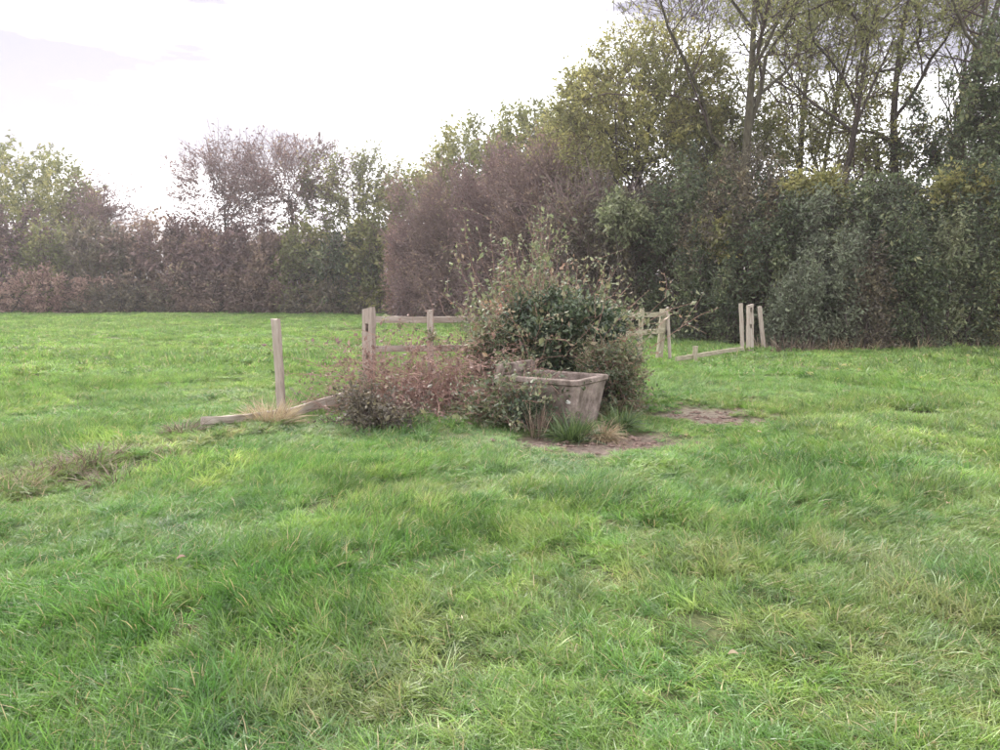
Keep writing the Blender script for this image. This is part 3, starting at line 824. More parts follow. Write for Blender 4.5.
# mortised gate post (own mesh with two real slots)
def mortised_post(parent, x, y, h, w, dpt, turn, mat):
    bm = bmesh.new()
    rng = np.random.default_rng(77)
    xs = [-w / 2, -0.022, 0.022, w / 2]
    zs = [-0.15, 0.25, 0.68, 0.79, 0.95, 1.09, 1.21, h]
    V = {}
    def vert(i, j, k):
        key = (i, j, k)
        if key not in V:
            jx, jy = rng.normal(size=2) * 0.005
            tap = 1.0 - 0.04 * (zs[k] / h)
            zz = zs[k] + (0.012 * (i - 1.5) if k == len(zs) - 1 else 0)
            V[key] = bm.verts.new((xs[i] * tap + jx * (i in (0, 3)), (dpt / 2 if j else -dpt / 2) * tap + jy, zz))
        return V[key]
    slots = []
    nk = len(zs)
    for k in range(nk - 1):
        for i in range(3):
            f = bm.faces.new((vert(i, 0, k), vert(i + 1, 0, k), vert(i + 1, 0, k + 1), vert(i, 0, k + 1)))
            if i == 1 and k in (2, 5):
                slots.append(f)
            bm.faces.new((vert(i + 1, 1, k), vert(i, 1, k), vert(i, 1, k + 1), vert(i + 1, 1, k + 1)))
        bm.faces.new((vert(0, 1, k), vert(0, 0, k), vert(0, 0, k + 1), vert(0, 1, k + 1)))
        bm.faces.new((vert(3, 0, k), vert(3, 1, k), vert(3, 1, k + 1), vert(3, 0, k + 1)))
    for i in range(3):
        bm.faces.new((vert(i, 0, nk - 1), vert(i + 1, 0, nk - 1), vert(i + 1, 1, nk - 1), vert(i, 1, nk - 1)))
        bm.faces.new((vert(i, 1, 0), vert(i + 1, 1, 0), vert(i + 1, 0, 0), vert(i, 0, 0)))
    for f in slots:
        r = bmesh.ops.extrude_discrete_faces(bm, faces=[f])
        bmesh.ops.translate(bm, verts=list(r['faces'][0].verts), vec=(0, dpt * 0.7, 0))
    bm.normal_update()
    me = bpy.data.meshes.new('post')
    bm.to_mesh(me); bm.free()
    me.materials.append(M[mat])
    o = obj('post', me, parent, label='thick gate post with two mortise slots')
    g = float(gz(x, y))
    o.location = Vector((x, y, g)) - Vector(parent.location)
    o.rotation_euler = (0, R(1.0), turn)
    return o

# left stretch of post and rail fence
FA = gnd(369, 399); FB = np.array([0.6, 12.15, 0.0])
fl = thing('rail_fence', 'weathered post-and-rail fence with mortised gate post running into the bush', 'fence', (FA[0], FA[1], 0))
mortised_post(fl, FA[0], FA[1], float(at(369, 308, FA[1])[2] - gz(FA[0], FA[1])), 0.165, 0.14, R(-14), 'wood_pale')
def along(t, z, off=0.0):
    p = FA * (1 - t) + FB * t
    return np.array([p[0], p[1] + off, z])
tb = (430 - 369) / (560 - 369.0) * 0.86
pb = along(tb, 0, -0.075); pb[0] = (430 - 500) / F_PX * pb[1]
timber('post', foot(pb[0], pb[1]), at(430, 310, pb[1]), 0.095, 0.075, 'wood', fl, R(5), 2)
pc = along(1.0, 0)
timber('post', foot(pc[0], pc[1]), (pc[0], pc[1], 1.25), 0.12, 0.11, 'wood', fl, 0, 3)
rail('rail', along(0.015, at(376, 319.5, FA[1])[2]), along(1.03, at(500, 320, 11.6)[2]), 0.095, 0.04, 'wood', fl, 4, segs=14)
rail('rail', along(0.015, at(376, 349, FA[1])[2]), along(1.03, at(500, 348, 11.6)[2]), 0.095, 0.04, 'wood', fl, 5, segs=14)

# right stretch of fence, coming out of the bush
EB = gnd(668, 358)
fr = thing('rail_fence', 'greenish short fence end with two rails and slim pale stake, right of the bush', 'fence', (EB[0], EB[1], 0))
pd = EB + np.array([-0.22, 0.05, 0])
timber('post', foot(pd[0], pd[1]), at(663.5, 309, pd[1]), 0.15, 0.11, 'wood_mossy', fr, R(10), 11)
timber('post', foot(EB[0] + 0.03, EB[1] - 0.12), at(667.5, 307.5, EB[1] - 0.12), 0.065, 0.055, 'wood_pale', fr, R(20), 12, chamfer=0.01)
pe = np.array([at(641, 330, 16.9)[0], 16.9, 0])
timber('post', foot(pe[0], pe[1]), at(642, 308, 16.9), 0.10, 0.08, 'wood_mossy', fr, 0, 13)
ps = np.array([at(600, 330, 15.6)[0], 15.6, 0])
timber('post', foot(ps[0], ps[1]), (ps[0], ps[1], 1.15), 0.10, 0.08, 'wood_mossy', fr, 0, 16)
q0, q1 = at(664, 314.5, pd[1] - 0.09), at(596, 316, 15.5)
rail('rail', q0, q1, 0.11, 0.04, 'wood_mossy', fr, 14)
rail('rail', at(665, 330.5, pd[1] - 0.09), at(596, 335, 15.5), 0.11, 0.04, 'wood_mossy', fr, 15)

# lone leaning stake and fallen rails on the left
sb = gnd(282, 414)
o = timber('fence_stake', foot(sb[0], sb[1]), at(275.5, 319, sb[1] + 0.02), 0.105, 0.08, 'wood_pale', None, R(-15), 21, segs=12)
o['label'] = 'lone leaning square stake left of the fence, straw heaped at its foot'; o['category'] = 'fence stake'
ra, rb = gnd(286, 421), gnd(362, 405)
ra[2] = gz(ra[0], ra[1]) + 0.12; rb[2] = 0.20
o = rail('fallen_rail', ra, rb, 0.12, 0.045, 'wood', None, 22)
o['label'] = 'fallen fence rail from the leaning stake to the bramble thicket'; o['category'] = 'fence rail'; o['group'] = 'fallen rails'
rc, rd = gnd(203, 437), gnd(276, 420)
rc[2] = gz(rc[0], rc[1]) + 0.09; rd[2] = gz(rd[0], rd[1]) + 0.11
o = rail('fallen_rail', rc, rd, 0.09, 0.045, 'wood', None, 23)
o['label'] = 'half-buried fallen rail left of the leaning stake'; o['category'] = 'fence rail'; o['group'] = 'fallen rails'

# paired posts, stake and fallen rail on the right
ga = gnd(750, 353)
gp = thing('gate_post', 'thick weathered gate post with slots, right one of the close pair by the dark hedge', 'gate post', (ga[0], ga[1], 0))
po = mortised_post(gp, ga[0], ga[1], 1.28, 0.15, 0.12, R(6), 'wood')
po.rotation_euler = (0, R(-2.0), R(6))
gb = gnd(743.0, 353.5)
o = timber('gate_post', foot(gb[0] - 0.005, gb[1] - 0.03), at(740.8, 303.5, gb[1] - 0.03), 0.09, 0.08, 'wood_pale', None, R(-5), 32)
o['label'] = 'thin pale post, left one of the close pair by the dark hedge'; o['category'] = 'gate post'
gc = gnd(764.5, 350)
o = timber('fence_stake', foot(gc[0], gc[1]), at(759.5, 306.5, gc[1]), 0.10, 0.075, 'wood_pale', None, R(15), 33)
o['label'] = 'leaning pale stake right of the paired gate posts'; o['category'] = 'fence stake'
gd = gnd(695.5, 361)
o = timber('fence_stake', foot(gd[0], gd[1]), at(695.5, 346, gd[1]), 0.10, 0.09, 'wood_mossy', None, 0, 34)
o['label'] = 'short stump of a stake at the low fallen rail'; o['category'] = 'fence stake'
re, rf = gnd(676, 363), gnd(743, 354)
re[2] = gz(re[0], re[1]) + 0.13; rf[2] = gz(rf[0], rf[1]) + 0.20
o = rail('fallen_rail', re, rf, 0.10, 0.05, 'wood_mossy', None, 35)
o['label'] = 'low fallen rail between the fence end and the paired gate posts'; o['category'] = 'fence rail'; o['group'] = 'fallen rails'

# ------------------------------------------------------------------ concrete trough
def build_trough():
    N = np.array([0.885, 8.52])
    u = unit(np.array([[0.545, 0.84]]))[0]     # short side, towards the right
    v = np.array([-u[1], u[0]])                # long side, towards the left
    Ls, Ws, H, th = 1.15, 0.86, 0.62, 0.075
    c = N + u * Ws / 2 + v * Ls / 2
    root = thing('water_trough', 'tapered concrete water trough under the bush, open towards the sky', 'trough', (c[0], c[1], float(gz(c[0], c[1])) - 0.02))
    ang = math.atan2(u[1], u[0])
    root.rotation_euler[2] = ang
    hx, hy = Ws / 2, Ls / 2
    bm = bmesh.new()
    tp = 0.115
    def ring(hx, hy, z):
        pts = []
        e = 0.025
        for (sx, sy) in ((1, 1), (-1, 1), (-1, -1), (1, -1)):
            x, y = sx * hx, sy * hy
            a, b = (x - sx * e, y), (x, y - sy * e)
            pts += [b, a] if sx * sy > 0 else [a, b]
        return [bm.verts.new((x, y, z)) for x, y in pts]
    rs = [ring(hx - tp, hy - tp, -0.05), ring(hx - tp * 0.55, hy - tp * 0.55, 0.3), ring(hx - 0.022, hy - 0.022, H - 0.075), ring(hx, hy, H - 0.055), ring(hx, hy, H - 0.01), ring(hx - 0.01, hy - 0.01, H),
          ring(hx - th + 0.01, hy - th + 0.01, H), ring(hx - th, hy - th, H - 0.015), ring(hx - th - 0.07, hy - th - 0.07, 0.12)]
    for a, b in zip(rs[:-1], rs[1:]):
        for q in range(8):
            bm.faces.new((a[q], a[(q + 1) % 8], b[(q + 1) % 8], b[q]))
    bm.faces.new(rs[-1]); bm.faces.new(rs[0][::-1])
    me = bpy.data.meshes.new('basin'); bm.to_mesh(me); bm.free(); me.materials.append(M['concrete'])
    obj('basin', me, root)
    # raised valve housing wall at the far (left) end
    def box(x0, x1, y0, y1, z0, z1, mat, name, bev=0.012):
        b2 = bmesh.new()
        r = bmesh.ops.create_cube(b2, size=1.0)
        for vv in b2.verts:
            vv.co = ((x0 + x1) / 2 + vv.co.x * (x1 - x0), (y0 + y1) / 2 + vv.co.y * (y1 - y0), (z0 + z1) / 2 + vv.co.z * (z1 - z0))
        bmesh.ops.bevel(b2, geom=b2.edges[:], offset=bev, segments=2, affect='EDGES')
        m2 = bpy.data.meshes.new(name); b2.to_mesh(m2); b2.free(); m2.materials.append(M[mat])
        return obj(name, m2, root)
    box(-hx + 0.02, hx - 0.02, hy - 0.10, hy - 0.02, H + 0.002, H + 0.13, 'concrete', 'valve_wall')
    w = bmesh.new()
    a, b = hx - th - 0.03, hy - th - 0.03
    w.faces.new([w.verts.new(p) for p in ((-a, -b, 0.42), (a, -b, 0.42), (a, b, 0.42), (-a, b, 0.42))])
    mw = bpy.data.meshes.new('water'); w.to_mesh(mw); w.free(); mw.materials.append(M['water'])
    obj('water', mw, root)
    # white lichen blotch on the front face near the corner
    l2 = bmesh.new()
    rng = np.random.default_rng(5)
    ctr = l2.verts.new((0, 0, 0.004))
    rim = [l2.verts.new((math.cos(t) * 0.034 * rng.uniform(0.7, 1.15), math.sin(t) * 0.026 * rng.uniform(0.7, 1.15), 0.0005)) for t in np.linspace(0, 2 * np.pi, 14, endpoint=False)]
    for q in range(14):
        l2.faces.new((ctr, rim[q], rim[(q + 1) % 14]))
    ml = bpy.data.meshes.new('lichen_patch'); l2.to_mesh(ml); l2.free(); ml.materials.append(M['lichen'])
    ol = obj('lichen_patch', ml, root, label='white lichen blotch near the front corner')
    ol.location = (-hx + tp * 0.42 - 0.004, -hy + 0.14, 0.36)
    ol.rotation_euler = (R(90), 0, R(-90)); ol.rotation_euler = (R(90), R(0), R(-90))
    return root, c, ang
trough, TC, TANG = build_trough()

# ------------------------------------------------------------------ brambles, bush and weeds round the trough
def make_canes(name, label, cat, base, rx, ry, n, length, tilt, seed, mat='leaf_bramble', cane='cane', per=14, leaf=0.05, droop=0.10,
               r0=0.0045, tmin=0.25, group=None, subs=3, spread=0.03, vbias=0.0, azim=None, width=0.6, z0=0.0, vr=0.5):
    rng = np.random.default_rng(seed)
    bx, by = base
    root = thing(name, label, cat, (bx, by, float(gz(bx, by)) - 0.02), group)
    th_ = rng.uniform(0, 2 * np.pi, n)
    rr = np.sqrt(rng.random(n))
    p = np.column_stack([np.cos(th_) * rr * rx, np.sin(th_) * rr * ry, np.full(n, z0)])
    az = rng.uniform(0, 2 * np.pi, n) if azim is None else azim + rng.normal(size=n) * 0.7
    tl = np.radians(rng.uniform(tilt[0], tilt[1], n))
    d = np.column_stack([np.cos(az) * np.sin(tl), np.sin(az) * np.sin(tl), np.cos(tl)])
    ln = rng.uniform(length[0], length[1], n)
    k = 9
    P, Rr = extend(rng, p, d, ln, k, 0.07, -droop, np.full(n, r0) * rng.uniform(0.7, 1.3, n), 0.4)
    P[..., 2] = np.abs(P[..., 2]) * 0.9 + 0.01
    parts = [tubes(P, Rr, 4)]
    P2, R2 = grow(rng, P, Rr, subs, 0.25, 1.0, 0.32, (25, 75), 5, 0.12, -droop * 0.5, 0.7, 0.5)
    P2[..., 2] = np.abs(P2[..., 2]) + 0.01
    parts.append(tubes(P2, R2, 3))
    V, Q = merge(parts)
    obj('cane_growth', mesh_np('cane_growth', V, Q, M[cane]), root, kind='stuff')
    V1, Q1, v1 = leaves_on(rng, P, per, leaf, tmin, spread, width, 0.15, v0=np.clip(rng.random(n) * 0.8 + 0.1 + vbias, 0, 1), vr=vr, flat=0.6)
    V2, Q2, v2 = leaves_on(rng, P2, max(3, per // 2), leaf, 0.1, spread, width, 0.15, v0=np.clip(rng.random(len(P2)) * 0.8 + 0.1 + vbias, 0, 1), vr=vr, flat=0.6)
    V, Q = np.concatenate([V1, V2]), np.concatenate([Q1, Q2 + len(V1)])
    V[:, 2] = np.maximum(V[:, 2], 0.008)
    obj('leaf_growth', mesh_np('leaf_growth', V, Q, M[mat], {'v': np.concatenate([v1, v2])}), root, kind='stuff')
    return root

def GXY(px, py):
    g = gnd(px, py)
    return (g[0], g[1])
# the big bush behind the trough
make_shrub('dense dark green bush filling the middle behind the trough', XY(559, 10.75), 0.86, 0.62, 1.7, 601, n=850, per=26, leaf=0.055, sprig=0.42,
           mat='leaf_dark', up=0.3, lump=0.3, name='evergreen_bush', cat='bush', tw_r=0.004, spread=0.035, width=0.6, flat=0.7, clumps=50, pull=0.45, skirt=0.1)
make_canes('bramble_bush', 'tall arching brambles with pink stems rising over the dark bush', 'bramble', XY(549, 11.0), 0.74, 0.5, 180, (1.3, 2.5), (4, 32), 602,
           per=24, leaf=0.06, droop=0.10, r0=0.006, tmin=0.3, vbias=0.10)
make_canes('wild_rose', 'thin leafy sprays reaching highest above the trough bush', 'bush', XY(528, 11.2), 0.50, 0.3, 26, (2.1, 3.3), (1, 14), 603,
           'leaf_pale', per=26, leaf=0.052, droop=0.02, r0=0.005, tmin=0.3)
make_shrub('mixed grey-green bush left of the trough under the fence rails', XY(497, 10.6), 0.42, 0.45, 1.25, 604, n=420, per=22, leaf=0.05, sprig=0.4,
           mat='leaf_bramble', twig='cane', up=0.3, lump=0.4, name='bramble_bush', cat='bramble', tw_r=0.004, spread=0.03, vbias=-0.12, flat=0.7, clumps=30, pull=0.4)
make_shrub('straggly bush falling to the ground right of the trough', XY(614, 9.9), 0.36, 0.42, 1.0, 605, n=420, per=20, leaf=0.045, sprig=0.45,
           mat='leaf_bramble', twig='cane', up=0.3, lump=0.45, name='straggly_bush', cat='bush', tw_r=0.004, spread=0.03, vbias=-0.10, flat=0.7, clumps=28, pull=0.4, skirt=0.15)
# reddish bramble thicket under the left fence
make_canes('bramble_thicket', 'reddish dying bramble thicket under the post-and-rail fence', 'bramble', XY(432, 10.3), 0.82, 0.50, 470, (0.8, 1.9), (12, 70), 607,
           'leaf_deadred', per=6, leaf=0.045, droop=0.16, r0=0.005, tmin=0.2, subs=4)
make_canes('bramble_thicket', 'low pinkish brambles around the foot of the mortised post', 'bramble', XY(380, 10.5), 0.42, 0.35, 150, (0.5, 1.1), (20, 75), 608,
           'leaf_bramble', per=12, leaf=0.045, droop=0.16, r0=0.004, tmin=0.2, vbias=0.05)
make_canes('small_bush', 'small dark maroon-leaved bush at the front left of the thicket', 'bush', GXY(374, 428), 0.16, 0.14, 110, (0.3, 0.75), (5, 55), 609,
           'leaf_maroon', 'twig', per=14, leaf=0.045, droop=0.12, r0=0.003, tmin=0.1, vbias=-0.1)
make_canes('weed_clump', 'leafy green weeds hanging over the left end of the trough', 'weeds', XY(508, 8.95), 0.28, 0.2, 140, (0.4, 1.0), (5, 55), 610,
           'leaf_bramble', per=12, leaf=0.05, droop=0.14, r0=0.003, tmin=0.1, vbias=-0.18)
make_shrub('dark nettles at the near left side of the trough', XY(530, 8.65), 0.17, 0.14, 0.42, 611, n=90, per=20, leaf=0.045, sprig=0.28,
           mat='leaf_dark', up=0.5, lump=0.4, name='nettle_clump', cat='weeds', tw_r=0.003, spread=0.025, flat=0.7, vbias=0.15, skirt=0.2)

def make_tussock(name, label, cat, base, n, length, radius, mat, seed, width=0.006, droop=0.16, tilt=(8, 70), group=None, vb=0.0, flatz=1.0, part='blade_growth'):
    rng = np.random.default_rng(seed)
    bx, by = base
    root = thing(name, label, cat, (bx, by, float(gz(bx, by)) - 0.01), group)
    th_ = rng.uniform(0, 2 * np.pi, n)
    rr = np.sqrt(rng.random(n)) * radius
    p = np.column_stack([np.cos(th_) * rr, np.sin(th_) * rr, np.zeros(n)])
    az = th_ + rng.normal(size=n) * 0.6
    tl = np.radians(rng.uniform(*tilt, n))
    d = np.column_stack([np.cos(az) * np.sin(tl), np.sin(az) * np.sin(tl), np.cos(tl)])
    k = 6
    P, _ = extend(rng, p, d, rng.uniform(length[0], length[1], n), k, 0.06, -droop, np.full(n, 1.0), 1)
    P[..., 2] = np.maximum(P[..., 2] * flatz, 0.004)
    T = unit(P[:, -1] - P[:, 0])
    B = unit(np.cross(T, rng.normal(size=(n, 3)) * 0.5 + np.array([0, 0, 1.0])))[:, None]
    w = width * np.array([0.8, 1, 1, 0.85, 0.6, 0.12])[None, :, None] * rng.uniform(0.6, 1.3, (n, 1, 1))
    V = np.stack([P - B * w, P + B * w], 2)          # n,k,2,3
    idx = np.arange(n * k * 2).reshape(n, k, 2)
    Q = np.stack([idx[:, :-1, 0], idx[:, :-1, 1], idx[:, 1:, 1], idx[:, 1:, 0]], -1).reshape(-1, 4)
    v = np.repeat(np.clip(rng.random(n) + vb, 0, 1), k * 2)
    obj(part, mesh_np(part, V.reshape(-1, 3), Q, M[mat], {'v': v}), root, kind='stuff')
    return root
make_tussock('grass_tussock', 'straw-coloured drooping grass tussock at the near corner of the trough', 'tussock', GXY(602, 436), 520, (0.18, 0.36), 0.10, 'straw', 621, 0.0032, 0.36, (5, 50))
make_tussock('grass_tussock', 'dark green grass tussock left of the straw-coloured one, before the trough', 'tussock', GXY(572, 436), 380, (0.22, 0.42), 0.15, 'weed', 622, 0.005, 0.18, (5, 65))
make_tussock('grass_tussock', 'small green tussock between trough and straggly bush', 'tussock', GXY(620, 428), 200, (0.2, 0.36), 0.09, 'weed', 623, 0.005, 0.18, (5, 60))
make_tussock('dead_stem_clump', 'dry upright dead stems at the left side of the trough', 'dead weeds', GXY(537, 434), 60, (0.25, 0.5), 0.07, 'dead_stalk', 624, 0.004, 0.05, (0, 25))
make_tussock('straw_heap', 'heap of pale dry straw at the foot of the lone leaning stake', 'straw', GXY(271, 424), 1100, (0.18, 0.48), 0.17, 'straw', 625, 0.0035, 0.12, (10, 85), flatz=0.9, vb=0.3)
dry = [(12, 497, 0.20, 'tawny dry grass clump at the left edge, lowest of the dry row'), (62, 478, 0.24, 'greyish dead weed clump second from the left edge'),
       (92, 470, 0.18, 'thin dead weed clump between the grey and the biggest brown ones'), (137, 462, 0.22, 'biggest brown dead weed mound midway along the dry row'),
       (118, 482, 0.2, 'dark dead weed mat just below the biggest brown mound'), (172, 464, 0.10, 'small pale dry tuft right of the biggest brown mound'),
       (185, 440, 0.20, 'grey dry grass at the buried end of the fallen rail'), (30, 487, 0.2, 'flattened dead stalks between the two leftmost clumps')]
for q, (px, py, rad, lab) in enumerate(dry):
    make_tussock('dry_weed_clump', lab, 'dead weeds', GXY(px, py), int(2600 * rad), (0.06, 0.20) if q % 2 else (0.08, 0.27), rad * (0.75 + 0.3 * (q % 3)), 'dead_stalk' if q not in (0, 5) else 'straw', 640 + q, 0.0030, 0.13, (18, 88),
                 group='dry weed clumps of the left bank', flatz=0.85)
fringe = [(812, 349, 'dry grass fringe under the willowy shrub'), (905, 350, 'tan dry grass fringe under the dark hedge, middle'), (975, 350, 'tan dry grass fringe under the dark hedge near the right edge'),
          (850, 350, 'pale dead weed tuft at the hedge foot'), (783, 350, 'dry grass at the foot of the leaning right stake')]
for q, (px, py, lab) in enumerate(fringe):
    make_tussock('dry_grass_fringe', lab, 'dry grass', GXY(px, py), 170, (0.2, 0.55), 0.8, 'straw' if q % 2 else 'dead_stalk', 660 + q, 0.008, 0.06, (5, 50), group='dry grass at the hedge foot')

# ------------------------------------------------------------------ fallen leaves and mud clods
def fallen_leaf(px, py, size, col, label, seed):
    rng = np.random.default_rng(seed)
    g = gnd(px, py)
    out = [(0, 0), (0.25, 0.22), (0.55, 0.28), (0.85, 0.14), (1.05, 0), (0.85, -0.15), (0.55, -0.26), (0.25, -0.2)]
    V = [(0.5 * size, 0, 0.10 * size)] + [(x * size, y * size, (0.14 * math.sin(x * 3) + abs(y) * 0.7) * size) for x, y in out]
    Fc = np.array([(0, q + 1, (q + 1) % 8 + 1) for q in range(8)])
    o = obj('fallen_leaf', mesh_np('fallen_leaf', np.array(V), Fc, M[col], {'v': np.full(9, rng.uniform(0.6, 1))}))
    o.location = (g[0], g[1], float(gz(g[0], g[1])) + 0.085)
    o.rotation_euler = (rng.uniform(-0.3, 0.3), rng.uniform(-0.3, 0.3), rng.uniform(0, 6.28))
    o['label'] = label; o['category'] = 'leaf'; o['group'] = 'fallen leaves on the grass'
fallen_leaf(727, 669, 0.045, 'straw', 'curled buff fallen leaf on the near grass, right of centre', 1)
fallen_leaf(946, 512, 0.05, 'straw', 'pale fallen leaf on the grass at the right', 2)
fallen_leaf(187, 578, 0.05, 'leaf_russet', 'brown fallen leaf on the near left grass', 3)
fallen_leaf(757, 440, 0.06, 'straw', 'yellowish fallen leaf on the grass right of the mud', 4)
lrng = np.random.default_rng(71)
for q in range(22):
    fallen_leaf(lrng.uniform(800, 995), 357 + 26 * lrng.random() ** 1.3, lrng.uniform(0.07, 0.11), 'leaf_yellow', 'small yellow fallen leaf on the grass below the right-hand hedge', 720 + q)
rng = np.random.default_rng(70)
parts = []
for c, a, b, t in MUD:
    for q in range(70):
        x, y = c[0] + rng.normal() * a * 0.5, c[1] + rng.normal() * b * 0.5
        s = rng.uniform(0.012, 0.045)
        d = unit(rng.normal(size=(10, 3)))
        parts.append((x, y, s, rng.random()))
Vs, Fs, off = [], [], 0
octa = np.array([[1, 0, 0], [0, 1, 0], [-1, 0, 0], [0, -1, 0], [0, 0, 1], [0, 0, -1]], float)
of = np.array([[0, 1, 4], [1, 2, 4], [2, 3, 4], [3, 0, 4], [1, 0, 5], [2, 1, 5], [3, 2, 5], [0, 3, 5]])
for x, y, s, a in parts:
    V = octa * rng.uniform(0.6, 1.3, (6, 1)) * np.array([s * 1.3, s, s * 0.6])
    V = V + np.array([x, y, float(gz(x, y)) + s * 0.15])
    Vs.append(V); Fs.append(of + off); off += 6
obj('mud_clods', mesh_np('mud_clods', np.concatenate(Vs), np.concatenate(Fs), M['clod']), kind='stuff', label='crumbs of trodden mud lying on the bare patches', category='mud')

# ------------------------------------------------------------------ grass
def patch_mesh(name, seed, ntuft, blades, ln, radius, tspread, width, lean):
    """a ragged patch of grass: tufts of unequal height, each combed its own way"""
    rng = np.random.default_rng(seed)
    th_ = rng.uniform(0, 2 * np.pi, ntuft)
    rr = np.sqrt(rng.random(ntuft)) * radius
    if ntuft == 1:
        rr = rr * 0
    c = np.column_stack([np.cos(th_) * rr, np.sin(th_) * rr, np.zeros(ntuft)])
    th = rng.uniform(0.55, 1.35, ntuft) * (1.1 - 0.35 * rr / max(radius, 1e-6))
    taz = rng.normal(size=ntuft) * 0.9
    tv = rng.random(ntuft)
    i = np.repeat(np.arange(ntuft), blades)
    n = len(i)
    p = c[i] + rng.normal(size=(n, 3)) * tspread * np.array([1, 1, 0])
    az = rng.uniform(0, 2 * np.pi, n)
    tl = np.radians(rng.uniform(5, 62, n))
    d = np.column_stack([np.cos(az) * np.sin(tl) + lean * np.cos(taz[i]), np.sin(az) * np.sin(tl) + lean * np.sin(taz[i]), np.cos(tl)])
    k = 4
    P, _ = extend(rng, p, unit(d), rng.uniform(0.5, 1.25, n) * ln * th[i], k, 0.06, -0.25, np.full(n, 1.0), 1)
    T = unit(P[:, -1] - P[:, 0])
    B = unit(np.cross(T, rng.normal(size=(n, 3)) * 0.7 + np.array([0, 0, 1.0])))[:, None]
    w = width * np.array([0.8, 1, 0.75, 0.1])[None, :, None] * rng.uniform(0.6, 1.3, (n, 1, 1))
    V = np.stack([P - B * w, P + B * w], 2)
    V[..., 2] = np.maximum(V[..., 2], -0.02)
    idx = np.arange(n * k * 2).reshape(n, k, 2)
    Q = np.stack([idx[:, :-1, 0], idx[:, :-1, 1], idx[:, 1:, 1], idx[:, 1:, 0]], -1).reshape(-1, 4)
    v = np.repeat(np.clip(0.6 * tv[i] + 0.4 * rng.random(n), 0, 1), k * 2)
    dry_ = np.repeat((rng.random(n) < 0.035 + 0.12 * (tv[i] > 0.85)).astype(float), k * 2)
    return mesh_np(name, V.reshape(-1, 3), Q, M['grass'], {'v': v, 'dry': dry_})
tufts = bpy.data.collections.new('grass_tufts')
specs = ([(1, 30, 0.125, 0.05, 0.028, 0.0019, 0.45)] * 4 +       # single tufts for the edges of bare ground
         [(40, 24, 0.112, 0.25, 0.017, 0.0019, 0.55)] * 7 +      # near
         [(52, 22, 0.118, 0.42, 0.026, 0.0030, 0.55)] * 6 +      # middle
         [(70, 22, 0.125, 1.05, 0.055, 0.0080, 0.40)] * 5)       # far
for q, (nt_, n, ln, ra_, ts, w, le) in enumerate(specs):
    o = bpy.data.objects.new('tuft_%02d' % q, patch_mesh('tuft_%02d' % q, 800 + q, nt_, n, ln, ra_, ts, w, le))
    tufts.objects.link(o)

